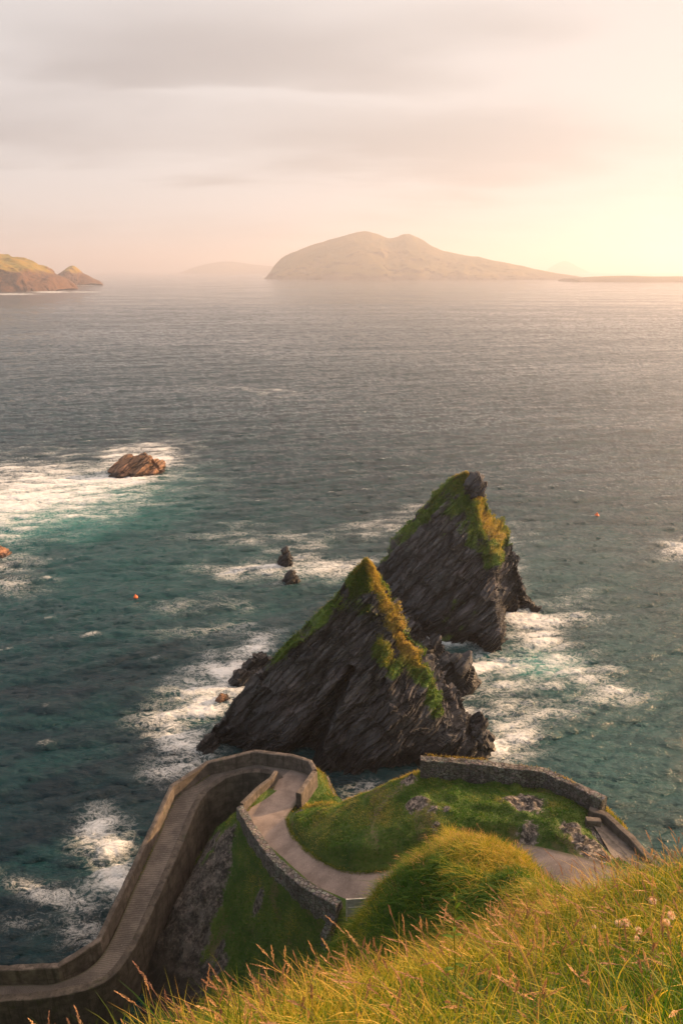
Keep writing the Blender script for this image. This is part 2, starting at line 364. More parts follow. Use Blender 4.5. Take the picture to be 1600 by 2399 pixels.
M_water = water_material()
M_slate = rock_material('slate', (0.015, 0.017, 0.022), (0.105, 0.112, 0.126), (0.22, 0.21, 0.17))
M_brown = rock_material('brown_rock', (0.07, 0.038, 0.024), (0.36, 0.22, 0.14), (0.30, 0.24, 0.18), fn=1.2, wet=0.6)
M_conc = concrete_material('weathered_concrete', (0.070, 0.061, 0.056), (0.165, 0.143, 0.128))
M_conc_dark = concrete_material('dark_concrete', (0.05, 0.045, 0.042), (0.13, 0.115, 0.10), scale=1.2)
M_rubble = concrete_material('rubble_stone', (0.085, 0.076, 0.072), (0.20, 0.18, 0.165), stone=3.6)
M_ramp = road_material('ribbed_concrete', (0.085, 0.078, 0.076), (0.15, 0.136, 0.128), 1.9, 0.25)
M_path = road_material('gravel_path', (0.16, 0.132, 0.12), (0.25, 0.208, 0.19), 2.6, 0.06)
M_blade = blade_material('meadow_grass', (0.045, 0.13, 0.010), (0.28, 0.33, 0.022), (0.80, 0.50, 0.11))
M_short = blade_material('short_turf', (0.040, 0.125, 0.010), (0.12, 0.20, 0.020), (0.38, 0.30, 0.08), 0.35)
M_seed = blade_material('seed_head', (0.26, 0.14, 0.11), (0.46, 0.26, 0.16), (0.78, 0.50, 0.25), 0.35)

# ------------------------------------------------------------------ the road, ramp and their edges (surveyed)
pairs = [  # outer px,py ; inner px,py ; z ; z is the height above the sea
    (1540, 2075, 1480, 2170, 18.0), (1440, 2035, 1400, 2120, 17.4), (1343, 2004, 1300, 2085, 16.8), (1199, 1978, 1180, 2055, 15.5), (1050, 2008, 1040, 2085, 14.5),
    (924, 2036, 930, 2115, 13.7), (850, 2044, 870, 2128, 13.2), (781, 2033, 804, 2130, 12.6), (718, 1993, 706, 2075, 11.8),
    (683, 1953, 650, 2025, 11.0), (672, 1918, 605, 1962, 10.3), (694, 1884, 572, 1906, 9.8), (732, 1833, 610, 1868, 9.4),
    (722, 1815, 640, 1845, 9.15), (683, 1803, 650, 1828, 8.9), (640, 1797, 640, 1818, 8.7), (597, 1792, 603, 1811, 8.4),
    (540, 1805, 551, 1819, 8.0), (488, 1818, 511, 1838, 7.7), (410, 1872, 471, 1878, 7.2), (365, 1970, 430, 1975, 6.3),
    (321, 2067, 390, 2066, 5.6), (241, 2237, 313, 2228, 4.3), (143, 2300, 241, 2306, 4.0), (60, 2306, 115, 2340, 3.9),
    (0, 2308, 0, 2349, 3.9), (-160, 2312, -160, 2356, 3.9)]
OUT = np.array([PZ(a, b, z) for a, b, c, d, z in pairs]); INN = np.array([PZ(c, d, z) for a, b, c, d, z in pairs])
def road_strip(name, i0, i1, mat, lift, kind='structure'):
    a = catmull(OUT[i0:i1 + 1], 14); b = catmull(INN[i0:i1 + 1], 14)
    mid = (a + b) / 2; s = np.r_[0, np.cumsum(np.linalg.norm(np.diff(mid, axis=0), axis=1))]
    nv = 9; k = np.linspace(0, 1, nv)
    V = a[:, None, :] * (1 - k)[None, :, None] + b[:, None, :] * k[None, :, None]; V[..., 2] += lift
    V[..., 2] += 0.02 * fbm(V.reshape(-1, 3) * 0.6, 3, 5).reshape(V.shape[:2])
    uv = np.stack(np.broadcast_arrays(s[:, None], k[None, :]), -1).reshape(-1, 2)
    ob = mesh_np(name, V.reshape(-1, 3), grid_faces(len(a), nv), mat, uv=uv); tag(ob, kind=kind); return mid
mid_upper = road_strip('path', 0, 14, M_path, 0.03)
mid_ramp = road_strip('ramp', 14, len(pairs) - 1, M_ramp, 0.0)

# ------------------------------------------------------------------ terrain: one height field through surveyed points
ctrl = []
def cz(px, py, z): ctrl.append(PZ(px, py, z))
def cy(px, py, Y): ctrl.append(PY(px, py, Y))
def cw(x, y, z): ctrl.append(np.array([x, y, z], float))
for k in range(0, 14):                                   # under the upper path
    ctrl.append(OUT[k] - [0, 0, .05]); ctrl.append(INN[k] - [0, 0, .05])
# green knoll between path and sea
for p in [(750, 1884, 10.3), (803, 1884, 10.9), (849, 1856, 11.8), (930, 1826, 13.6), (984, 1806, 15.0), (745, 1950, 12.4), (800, 1965, 13.3), (860, 1995, 14.4),
          (900, 1910, 13.8), (960, 1900, 15.2), (960, 1960, 15.2), (1030, 1930, 16.2), (1000, 1850, 15.2), (1080, 1870, 15.9), (1150, 1880, 15.7), (1210, 1925, 16.3), (1130, 1842, 15.0),
          (1268, 1858, 15.0), (1290, 1930, 16.4), (1340, 1960, 16.6), (1400, 1926, 15.8), (1100, 1975, 16.4), (1180, 1950, 16.4)]: cz(*p)
# seaward drop behind the knoll and the stone wall
for px, py, z in [(803, 1884, 10.9), (849, 1856, 11.8), (930, 1826, 13.6), (987, 1800, 15), (1130, 1815, 15), (1268, 1830, 15), (1400, 1885, 15.8)]:
    p = PZ(px, py, z); cw(p[0] * 1.03 + 0.5, p[1] + 1.6, z - 2.2); cw(p[0] * 1.06 + 1.5, p[1] + 4.5, 2.0); cw(p[0] * 1.1 + 2, p[1] + 7, -2.0)
for px, py, z in [(1420, 1893, 15.9), (1445, 1925, 15.7), (1465, 1950, 15.2)]: cz(px, py, z)
for px, py, z in [(1420, 1905, 14.8), (1455, 1945, 14.3), (1520, 2000, 15)]:
    p = PZ(px, py, z); cw(p[0] + 4, p[1] + 3.5, 3.0); cw(p[0] + 6, p[1] + 6, -2)
for p in [(1500, 2005, 15.5), (1430, 2000, 15.6)]: cz(*p)
# knob of grass outside the hairpin
for p in [(700, 1788, 8.6), (745, 1800, 8.5), (770, 1822, 8.2), (760, 1860, 8.6), (795, 1872, 8.6), (735, 1880, 9.3)]: cz(*p)
for p in [(700, 1788, 8.6), (745, 1800, 8.5), (785, 1830, 8.0), (805, 1870, 8.6)]:
    q = PZ(*p); cw(q[0] + 1.0, q[1] + 2.5, 1.0); cw(q[0] + 2, q[1] + 5, -2)
# hollow inside the hairpin
for p in [(590, 1850, 6.6), (560, 1875, 5.0), (530, 1880, 2.5)]: cz(*p)
# slope left of the upper path, rock rib and gully by the ramp
for p in [(548, 1905, 8.3), (530, 1945, 7.6), (575, 1985, 8.6), (625, 2050, 9.6), (700, 2120, 10.6), (750, 2180, 10.2), (499, 1962, 6.0), (450, 2050, 4.3), (405, 2130, 3.0), (372, 2200, 2.0),
          (478, 1975, 1.6), (440, 2040, 1.2), (400, 2120, 0.9), (350, 2215, 0.6), (300, 2290, 0.3), (600, 2100, 7.9), (550, 2120, 6.0), (520, 2200, 4.3), (600, 2200, 6.2), (660, 2200, 8.0), (710, 2210, 9.0),
          (470, 2260, 2.6), (540, 2330, 3.6), (640, 2290, 6.6), (450, 2350, 1.6), (380, 2300, 1.0), (720, 2290, 8.4), (350, 2380, 0.3), (200, 2400, -1.0), (0, 2440, -1.5), (-150, 2440, -1.5), (800, 2230, 11.0), (840, 2180, 12.0)]: cz(*p)
# sea side of the ramp stays under water
for p in [(150, 2200), (250, 2080), (330, 1920), (450, 1790), (590, 1745), (0, 2250), (-200, 2250), (520, 1860)]:
    q = PZ(p[0], p[1], 0); cw(q[0], q[1], -3.0)
for k in range(15, 27): 
    m_ = (OUT[k] + INN[k]) / 2; cw(m_[0], m_[1], -1.5 if k > 17 else 0.0)
# cliff face below the viewpoint
for x in (-30, -18, -9, -3):
    for y, z in ((25, 8 if x > -10 else 3), (17, 20), (10, 31), (6, 37.5)): cw(x, y, z - (1.5 if x < -8 else 0))
for x in (2, 7, 12, 20):
    for y, z in ((25.5, 19), (19, 27)): cw(x, y, z - (0.0 if x < 4 else 1.0))
for x in (16, 24, 34): cw(x, 12, 33.5)
for x in (30, 45):
    for y, z in ((36, 2), (25, 18), (45, -2.5)): cw(x, y, z)
# grassy hump down the slope
for px, py, Y in [(901, 2075, 12.4), (975, 2010, 12.6), (1067, 1984, 12.6), (1148, 1984, 12.2), (1217, 2010, 11.4), (1290, 2085, 9.0), (1000, 2100, 11.0), (1100, 2080, 10.6), (1180, 2100, 9.6),
                  (930, 2170, 10.8), (1020, 2210, 9.6), (1120, 2200, 8.7), (1230, 2180, 7.4), (860, 2160, 12.0), (860, 2260, 10.5), (960, 2270, 9.0), (800, 2240, 12.4)]: cy(px, py, Y)
for x, y, z in [(1, 14.5, 33), (3, 15, 35), (5, 14.5, 35), (-1.0, 13, 31.5), (-1.2, 10.5, 34)]: cw(x, y, z)
for px, py, Y in [(1300, 2110, 10.5), (1300, 2140, 13), (1300, 2150, 16), (1400, 2140, 9), (1400, 2180, 12), (1400, 2170, 16), (1520, 2180, 9), (1520, 2190, 13), (1650, 2190, 9), (1650, 2200, 14), (1220, 2080, 14), (1220, 2110, 17), (1100, 2060, 17), (1800, 2200, 12)]: cy(px, py, Y)
# foreground brow
for px, py, Y in [(1720, 2050, 5.2), (1600, 2055, 5.0), (1500, 2060, 5.0), (1400, 2095, 5.0), (1300, 2130, 4.8), (1180, 2200, 4.4), (1050, 2260, 4.0), (900, 2310, 3.7), (750, 2350, 3.4), (600, 2400, 3.1), (450, 2450, 2.9), (300, 2510, 2.7), (100, 2600, 2.6)]:
    cy(px, py, Y); q = PY(px, py + 190, Y + 1.9) if px < 1100 else PY(px, py + (60 if px < 1350 else 100), Y + 2.4); ctrl.append(q)
for px, py, Y in [(1600, 2300, 2.55), (1300, 2330, 2.55), (1000, 2390, 2.45), (1600, 2180, 3.4), (1300, 2230, 3.3)]: cy(px, py, Y)
for x in (-6, -1.5, 0, 2, 6, 12): cw(x, 0.3, 48.5 - max(0, -x - 1) * 0.5 + max(0, x - 3) * 0.1)
for x in (-30, -10, 0, 10, 30): cw(x, -6, 51.5 if abs(x) < 15 else 50); cw(x, -30, 56)
ctrl = np.array(ctrl)
_c = ctrl[:, :2]; _D = np.linalg.norm(_c[:, None] - _c[None], axis=2)
_n = len(ctrl); _A = np.zeros((_n + 3, _n + 3)); _A[:_n, :_n] = -_D - 0.08 * np.eye(_n) * 0 ; _A[:_n, _n] = 1; _A[:_n, _n + 1:] = _c; _A[_n, :_n] = 1; _A[_n + 1:, :_n] = _c.T
_A[:_n, :_n] += 0.25 * np.eye(_n)
_w = np.linalg.solve(_A, np.r_[ctrl[:, 2], 0, 0, 0])
def rbf(x, y):
    out = np.empty(len(x))
    for s in range(0, len(x), 20000):
        X = np.stack([x[s:s + 20000], y[s:s + 20000]], 1)
        D = np.sqrt(((X[:, None] - _c[None]) ** 2).sum(2))
        out[s:s + 20000] = -D @ _w[:_n] + _w[_n] + X @ _w[_n + 1:]
    return out
def polydist(x, y, P):
    best = np.full(len(x), 1e9); zz = np.zeros(len(x)); side = np.zeros(len(x))
    for a, b in zip(P[:-1], P[1:]):
        d = b[:2] - a[:2]; l2 = (d ** 2).sum() + 1e-9
        t = np.clip(((x - a[0]) * d[0] + (y - a[1]) * d[1]) / l2, 0, 1)
        qx, qy = a[0] + t * d[0] - x, a[1] + t * d[1] - y; r = np.hypot(qx, qy); m = r < best
        best[m] = r[m]; zz[m] = (a[2] + t * (b[2] - a[2]))[m]; side[m] = (d[0] * -qy + d[1] * qx)[m]
    return best, zz, side
def in_poly(x, y, P):
    c = np.zeros(len(x), bool); j = len(P) - 1
    for i in range(len(P)):
        xi, yi, xj, yj = P[i][0], P[i][1], P[j][0], P[j][1]
        m = ((yi > y) != (yj > y)) & (x < (xj - xi) * (y - yi) / (yj - yi + 1e-12) + xi); c ^= m; j = i
    return c
# rock showing through the turf: (px, py, z, radius, strength)
rocks_spec = [(525, 1995, 6.8, 1.2, .9), (500, 2060, 5.6, 2.0, 1), (470, 2120, 4.4, 2.3, 1), (430, 2180, 3.0, 2.3, 1), (430, 2250, 2.4, 1.8, 1), (400, 2290, 1.6, 2, 1), (470, 2200, 3.6, 1.2, .7), (470, 2010, 4.8, 1.7, 1), (440, 2070, 3.8, 1.9, 1), (410, 2135, 2.8, 1.9, 1), (385, 2200, 2.0, 1.8, 1), (420, 2240, 2.0, 1.8, 1), (470, 2290, 2.6, 1.5, .8), (500, 1975, 6.0, 1.0, .8),
              (520, 2260, 3.8, 0.7, .9), (515, 2225, 4.2, .6, .8), (605, 2120, 7.8, 0.6, .7), (958, 1838, 14.6, 0.8, .8), (975, 1885, 15.3, .9, .9), (1015, 1900, 15.8, .6, .7), (1232, 1890, 15.8, 1.5, 1), (1205, 1882, 15.8, 1.0, .9), (1240, 1946, 16.4, 1.1, .7),
              (1045, 1900, 16.0, .5, .7), (1335, 1945, 16.4, .9, .9), (1370, 1985, 16.4, 1.0, 1), (1395, 2010, 16.6, 1.0, 1), (700, 1900, 10.2, .5, .8), (1022, 1932, 16.1, .4, .6)]
ROCKS = [(PZ(a, b, c), r, s) for a, b, c, r, s in rocks_spec]
ring = np.vstack([OUT[14:], INN[14:][::-1]])
upper_poly = np.vstack([catmull(OUT[:15], 6), catmull(INN[:15], 6)[::-1]])
def terrain_z(x, y, rough=True):
    z = rbf(x, y)
    P = np.stack([x, y, np.zeros_like(x)], 1)
    far = sstep(y, 4, 14)
    rk = np.zeros(len(x))
    for c, r, s in ROCKS:
        d = np.hypot(x - c[0], y - c[1]) / r
        rk = np.maximum(rk, s * np.exp(-d * d * 1.2) + 0.22 * s * (d < 2.2) * fbm(P * 1.1, 3, 17))
    # steep seaward faces are bare
    e = 0.25; g = np.hypot(rbf(x + e, y) - z, rbf(x, y + e) - z) / e
    steep = sstep(g + 0.5 * fbm(P * 0.5, 3, 91), 2.1, 3.0) * sstep(y, 20, 28)
    low = sstep(z, 2.6, 1.2) * sstep(y, 20, 28)
    rk = np.clip(np.maximum(rk, np.maximum(steep, low)), 0, 1)
    if rough:
        z = z + far * (0.30 * fbm(P * 0.45, 4, 3) + 0.10 * fbm(P * 1.6, 3, 8)) + (1 - far) * 0.05 * fbm(P * 1.5, 3, 4)
        z = z + rk * (0.55 * ridged(np.stack([x * 0.9, y * 0.9, z * 0.5], 1), 4, 31) + 0.35 * (fbm(np.stack([x * 2.2, y * 2.2, z], 1), 3, 33)))
        z = z + far * (1 - rk) * 0.28 * sstep(fbm(P * 0.9, 3, 61), -.1, .5) + sstep(y, 6, 9) * sstep(-y, -20, -16) * 0.30 * fbm(P * 1.1, 4, 66)
    # level ground beneath the path
    inside = in_poly(x, y, upper_poly)
    d, zr, sd_ = polydist(x, y, mid_upper)
    edge_d = np.minimum(polydist(x, y, catmull(OUT[:15], 6))[0], polydist(x, y, catmull(INN[:15], 6))[0]); edge_d[inside] = 0
    w = 1 - sstep(edge_d, 0.15, 1.0)
    z = z * (1 - w) + (zr - 0.10) * w
    # stay below the ramp deck
    dr, zr2, _ = polydist(x, y, mid_ramp)
    m = (dr < 2.3); z[m] = np.minimum(z[m], zr2[m] - 0.8)
    m = in_poly(x, y, ring); z[m] = np.minimum(z[m], zr2[m] - 2.0)
    return np.maximum(z, -2.0), rk, w
xs = np.r_[np.arange(-60, -26, 1.0), np.arange(-26, 30, 0.17), np.arange(30, 62, 1.0)]
ys = np.r_[np.arange(-40, -2, 1.5), np.arange(-2, 27, 0.25), np.arange(27, 50, 0.14), np.arange(50, 62, 0.5)]
X, Y = np.meshgrid(xs, ys, indexing='ij'); x = X.ravel(); y = Y.ravel()
tz, trk, tpath = terrain_z(x, y)

def terrain_material():
    m, t, out = new_mat('turf_and_rock'); b = principled(t, out, i_Roughness=0.95)
    rk = N(t, 'ShaderNodeAttribute', attribute_name='rock').outputs['Fac']
    n1 = pos_noise(t, 0.55, 5, 0.6); n2 = pos_noise(t, 4.0, 5, 0.7); n3 = pos_noise(t, 1.6, 6, 0.7, stretch=(1, 1, .5))
    g = mixc(t, smooth(t, n1, 0.35, 0.62), (0.030, 0.080, 0.010), (0.075, 0.125, 0.018))
    g = mixc(t, smooth(t, n2, 0.50, 0.72), g, (0.12, 0.12, 0.04))
    g = mixc(t, smooth(t, n2, 0.44, 0.30), g, (0.018, 0.035, 0.008))
    n4 = pos_noise(t, 0.35, 4, 0.6, loc=(5, 2, 0), stretch=(1.6, 0.7, 1)); g = mixc(t, smooth(t, n4, 0.56, 0.66, 0, 0.75), g, (0.13, 0.105, 0.055))
    g = mixc(t, math_node(t, 'MULTIPLY', N(t, 'ShaderNodeAttribute', attribute_name='trail').outputs['Fac'], smooth(t, n2, 0.35, 0.6, 0.0, 0.7)), g, (0.17, 0.13, 0.09))
    zz = N(t, 'ShaderNodeSeparateXYZ'); gg = N(t, 'ShaderNodeNewGeometry'); L(t, gg.outputs['Position'], zz.inputs[0])
    r = mixc(t, smooth(t, n3, 0.44, 0.62), (0.022, 0.021, 0.022), (0.10, 0.093, 0.088))
    r = mixc(t, math_node(t, 'MULTIPLY', smooth(t, n2, 0.46, 0.66, 0, 0.85), smooth(t, zz.outputs[2], 3.0, 13.0, 0.3, 1.0)), r, (0.34, 0.30, 0.27))
    r = mixc(t, smooth(t, zz.outputs[2], 3.2, 1.2), r, (0.020, 0.018, 0.017))
    v = math_node(t, 'ADD', rk, math_node(t, 'MULTIPLY', math_node(t, 'SUBTRACT', n2, 0.5), 0.7))
    col = mixc(t, smooth(t, v, 0.36, 0.50), g, r)
    L(t, col, b.inputs['Base Color']); n = bump(t, n3, 0.3, 0.8, None); bump(t, n2, 0.12, 0.8, b, n); return m
trail = zline([(960, 1835, 14.6), (930, 1860, 14.4), (900, 1880, 13.9), (880, 1910, 13.8), (872, 1950, 14.0), (880, 1985, 14.3)])
ttr = np.exp(-(polydist(x, y, trail)[0] / 0.32) ** 2)
M_terrain = terrain_material()
tag(mesh_np('hillside', np.stack([x, y, tz], 1), grid_faces(len(xs), len(ys)), M_terrain, attrs={'rock': trk, 'trail': ttr}), kind='structure')

# ------------------------------------------------------------------ walls
def wall(name, base, thick, height, bottom, mat, side=1, rough=0.015, step=0.35, crown=0.04, seed=0):
    """base: (n,3) line of the foot on the walker's side; the wall grows to the `side` of it. height is a number or one per point; bottom is an absolute z, or a drop below the foot when a tuple ('drop', d)"""
    base = np.asarray(base, float); n = len(base)
    hts = np.full(n, height) if np.isscalar(height) else np.asarray(height, float)
    dirs = np.diff(base[:, :2], axis=0); dirs /= np.linalg.norm(dirs, axis=1)[:, None]
    nrm = np.stack([dirs[:, 1], -dirs[:, 0]], 1) * side
    off = np.zeros((n, 2))
    for i in range(n):
        a = nrm[max(i - 1, 0)]; b = nrm[min(i, n - 2)]; s = a + b; s /= np.linalg.norm(s); off[i] = s * min(1.8, 1 / max(0.4, s @ a))
    rows = np.column_stack([base, off, hts]); R, s = resample(rows, step)
    # keep the corners crisp
    d = np.r_[0, np.cumsum(np.linalg.norm(np.diff(base, axis=0), axis=1))]
    idx = sorted(set(np.round(np.r_[s, d], 4))); R = np.stack([np.interp(idx, d, rows[:, k]) for k in range(6)], 1)
    bot = (R[:, 2] - bottom[1]) if isinstance(bottom, tuple) else np.full(len(R), bottom)
    prof = []
    top = R[:, 2] + R[:, 5]
    def pt(o, z): prof.append(np.column_stack([R[:, 0] + R[:, 3] * o, R[:, 1] + R[:, 4] * o, z]))
    pt(0.0, bot)
    for k in np.linspace(0.25, 1, 6)[:-1]: pt(0.0, bot + (top - crown - bot) * k)
    pt(0.0, top - crown); pt(crown, top); pt(thick / 2, top + crown * 0.3); pt(thick - crown, top); pt(thick, top - crown)
    for k in np.linspace(0.25, 1, 6)[:-1][::-1]: pt(thick + (0.1 * (1 - k)), bot + (top - crown - bot) * k)
    pt(thick + 0.12, bot)
    V = np.stack(prof, 1); m = V.shape[1]
    Pn = V.reshape(-1, 3)
    V = V + (rough * np.stack([fbm(Pn * 2.2, 4, seed), fbm(Pn * 2.2, 4, seed + 9), fbm(Pn * 1.8, 4, seed + 5) * 1.2], 1)).reshape(V.shape)
    Fq = grid_faces(V.shape[0], m)
    if side > 0: Fq = Fq[:, ::-1]
    nV = V.shape[0] * m; V = V.reshape(-1, 3)
    # end caps
    caps = []
    for e in (0, nV - m):
        c = len(V); V = np.vstack([V, V[e:e + m].mean(0)])
        for k in range(m): caps.append([e + k, e + (k + 1) % m, c, c])
    Fl = np.vstack([Fq, np.array(caps)[:, [0, 1, 2, 2]]])
    me = bpy.data.meshes.new(name)
    me.from_pydata([tuple(v) for v in V], [], [tuple(f) if f[2] != f[3] else tuple(f[:3]) for f in Fl.tolist()])
    for p in me.polygons: p.use_smooth = False
    me.materials.append(mat); me.update(); ob = bpy.data.objects.new(name, me); COL.objects.link(ob); return ob

outer = zline([(732, 1833, 9.4), (722, 1813, 9.2), (683, 1801, 8.9), (597, 1790, 8.4), (488, 1817, 7.7), (410, 1871, 7.2), (321, 2066, 5.6), (241, 2236, 4.3), (143, 2299, 4.0), (0, 2307, 3.9), (-160, 2311, 3.9)])
w1 = wall('sea_wall', outer, 0.42, 1.28, -1.8, M_conc, side=1, rough=0.05, crown=0.05)
tag(w1, 'long angular concrete parapet along the seaward side of the ramp and hairpin bend', 'sea wall')
end = zline([(694, 1886, 9.8), (732, 1833, 9.4)])
tag(wall('parapet_wall', end, 0.45, 1.25, ('drop', 2.5), M_conc, side=1, rough=0.03, seed=3), 'short concrete parapet with sunlit outer face beside the grass knob at the bend', 'wall')
inn = catmull(INN[14:], 6)
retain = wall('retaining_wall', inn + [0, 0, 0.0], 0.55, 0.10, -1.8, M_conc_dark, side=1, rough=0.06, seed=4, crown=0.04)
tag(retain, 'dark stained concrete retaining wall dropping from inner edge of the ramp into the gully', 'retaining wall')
ip = zline([(652, 1826, 9.0), (640, 1843, 9.15), (610, 1866, 9.4), (572, 1904, 9.8)])
tag(wall('parapet_wall', ip, 0.35, 0.85, ('drop', 4.0), M_conc, side=1, rough=0.02, seed=6), 'low concrete parapet glowing orange inside the hairpin bend', 'wall')
ip2 = zline([(572, 1904, 9.8), (605, 1960, 10.3), (650, 2023, 11.0), (706, 2073, 11.8), (760, 2106, 12.25), (802, 2130, 12.6)])
tag(wall('stone_wall', ip2, 0.6, 0.75, ('drop', 2.6), M_rubble, side=1, rough=0.09, seed=7, step=0.2), 'rubble stone wall curving along the lower edge of the gravel path', 'stone wall')
ip3 = zline([(802, 2134, 12.6), (784, 2175, 11.7), (764, 2222, 10.6)])
tag(wall('stone_wall', ip3, 0.5, 0.8, ('drop', 2.2), M_rubble, side=1, rough=0.09, seed=8, step=0.2), 'short crumbling stone wall running downhill from the grey gate', 'stone wall')
rw = zline([(984, 1824, 15.0), (1130, 1836, 15.0), (1268, 1856, 15.0), (1340, 1893, 15.4), (1400, 1926, 15.8)])
tag(wall('stone_wall', rw, 0.6, [1.6, 1.6, 1.7, 1.75, 1.8], ('drop', 3.0), M_rubble, side=-1, rough=0.10, seed=10, step=0.2), 'tall dark rubble wall along the cliff edge above the green knoll', 'stone wall')
# bay beyond the wall: floor and low concrete wall round it
bf = zline([(1375, 1934, 15.4), (1418, 1948, 15.0), (1472, 2000, 15.2), (1540, 2075, 15.6)]); bl = zline([(1375, 1934, 15.4), (1380, 1950, 15.4), (1415, 2008, 15.5), (1450, 2075, 15.7)])
a_, _ = resample(bf, 0.4); b_ = np.stack([np.interp(np.linspace(0, 1, len(a_)), np.linspace(0, 1, len(bl)), bl[:, k]) for k in range(3)], 1)
kk = np.linspace(0, 1, 9); Vb = a_[:, None] * (1 - kk)[None, :, None] + b_[:, None] * kk[None, :, None]; Vb[..., 2] += 0.9
M_slab = concrete_material('slab_concrete', (0.15, 0.135, 0.125), (0.24, 0.21, 0.19))
Vt = np.concatenate([Vb, Vb * 1.0], 1); 
tag(mesh_np('landing', Vb.reshape(-1, 3), grid_faces(len(a_), 9), M_slab), kind='structure')
bw = zline([(1376, 1914, 16.2), (1412, 1926, 16.2), (1466, 1976, 16.2), (1530, 2050, 16.2)])
tag(wall('bay_wall', bw, 0.45, 0.55, ('drop', 2.2), M_conc, side=-1, rough=0.03, seed=12), 'low pale concrete wall round the sunken landing at the right', 'wall')

tag(wall('stone_wall', zline([(1345, 1948, 15.9), (1378, 1985, 15.9), (1420, 2030, 16.0), (1450, 2080, 16.2)]) , 1.1, 0.35, ('drop', 2.5), M_rubble, side=-1, rough=0.16, seed=14, step=0.2), 'rough dark rubble shoulder between the path and the sunken landing', 'stone wall')
tag(wall('bay_wall', zline([(1372, 1937, 16.2), (1406, 1940, 16.2)]), 0.4, 0.5, ('drop', 2.0), M_conc, side=-1, rough=0.03, seed=15), 'short concrete end wall closing the landing below the tall rubble wall', 'wall')
# gate beside the path
def box(name, sx, sy, sz, loc, mat, parent, bev=0.012):
    import bmesh
    bm = bmesh.new(); bmesh.ops.create_cube(bm, size=1.0)
    for v in bm.verts: v.co = Vector((v.co.x * sx + loc[0], v.co.y * sy + loc[1], v.co.z * sz + loc[2]))
    if bev: bmesh.ops.bevel(bm, geom=bm.edges[:], offset=bev, segments=2, affect='EDGES')
    me = bpy.data.meshes.new(name); bm.to_mesh(me); bm.free(); me.materials.append(mat); o = bpy.data.objects.new(name, me); COL.objects.link(o); o.parent = parent; return o
M_gal = plain('galvanised_steel', (0.42, 0.42, 0.42), 0.55, 0.2, 5)
M_sheet = plain('grey_sheet', (0.30, 0.31, 0.32), 0.6, 0.2, 3)
gp = PZ(812, 2150, 12.7)
gate = empty('metal_gate', tuple(gp), math.radians(4)); tag(gate, 'grey sheet metal gate with pale frame at the foot of the grassy hump', 'gate')
box('panel', 2.5, 0.03, 1.25, (1.3, 0, 0.80), M_sheet, gate, 0.004)
fr = empty('frame_rig'); bpy.data.objects.remove(fr)
box('top_rail', 2.7, 0.07, 0.07, (1.3, 0, 1.47), M_gal, gate); box('bottom_rail', 2.5, 0.07, 0.07, (1.3, 0, 0.14), M_gal, gate); box('middle_rail', 2.46, 0.05, 0.05, (1.3, -0.03, 0.85), M_gal, gate)
for px_ in (0.0, 2.6): box('post', 0.09, 0.09, 1.75, (px_, 0, 0.64), M_gal, gate)

# ------------------------------------------------------------------ sea
def ocean_tile(n, size, wind, lmin, lpeak, seed, spread=2.0):
    r = np.random.default_rng(seed); k1 = np.fft.fftfreq(n, size / n) * 2 * np.pi
    KX, KY = np.meshgrid(k1, k1, indexing='ij'); K = np.hypot(KX, KY); K[0, 0] = 1
    kp = 2 * np.pi / lpeak; wx, wy = wind
    amp = np.exp(-0.5 * (kp / K) ** 2) * K ** -1.75 * np.exp(-(K * lmin / (2 * np.pi)) ** 2 * 0.5)
    c = np.abs((KX * wx + KY * wy) / K) ** spread; amp = amp * (0.04 + c); amp[0, 0] = 0
    S = (r.normal(size=(n, n)) + 1j * r.normal(size=(n, n))) * amp
    h = np.real(np.fft.ifft2(S)); dx = np.real(np.fft.ifft2(-1j * KX / K * S)); dy = np.real(np.fft.ifft2(-1j * KY / K * S))
    s = h.std(); return h / s, dx / s, dy / s
def tile_sample(T, size, x, y):
    n = T.shape[0]; u = (x / size * n) % n; v = (y / size * n) % n
    i = np.floor(u).astype(int) % n; j = np.floor(v).astype(int) % n; fu = u - np.floor(u); fv = v - np.floor(v); i2 = (i + 1) % n; j2 = (j + 1) % n
    return T[i, j] * (1 - fu) * (1 - fv) + T[i2, j] * fu * (1 - fv) + T[i, j2] * (1 - fu) * fv + T[i2, j2] * fu * fv
th = np.concatenate([np.radians(np.linspace(-180, -44, 40, endpoint=False)), np.radians(np.arange(-44, 44.001, 0.13)), np.radians(np.linspace(44, 180, 41)[1:])])
rr = [24.0]
while rr[-1] < 60000: rr.append(rr[-1] * (1.0038 if rr[-1] < 1100 else (1.008 if rr[-1] < 3000 else 1.06)))
rr = np.array(rr)
TH, RR = np.meshgrid(th[:-1], rr, indexing='ij'); sx = (np.sin(TH) * RR).ravel(); sy = (np.cos(TH) * RR).ravel(); sr = RR.ravel()
t1 = ocean_tile(1024, 150.0, (0.25, -0.97), 0.4, 5.5, 3, 5.0); t2 = ocean_tile(1024, 61.0, (0.1, -0.99), 0.15, 1.5, 5, 4.0)
t3 = ocean_tile(512, 420.0, (0.35, -0.94), 5.0, 26.0, 9, 6.0); ca, sa = math.cos(0.5), math.sin(0.5)
fade1 = np.clip(1.4 - sr / 2200, 0, 1); fade2 = np.clip(1.5 - sr / 500, 0, 1)
sz = np.zeros_like(sx); ddx = np.zeros_like(sx); ddy = np.zeros_like(sx)
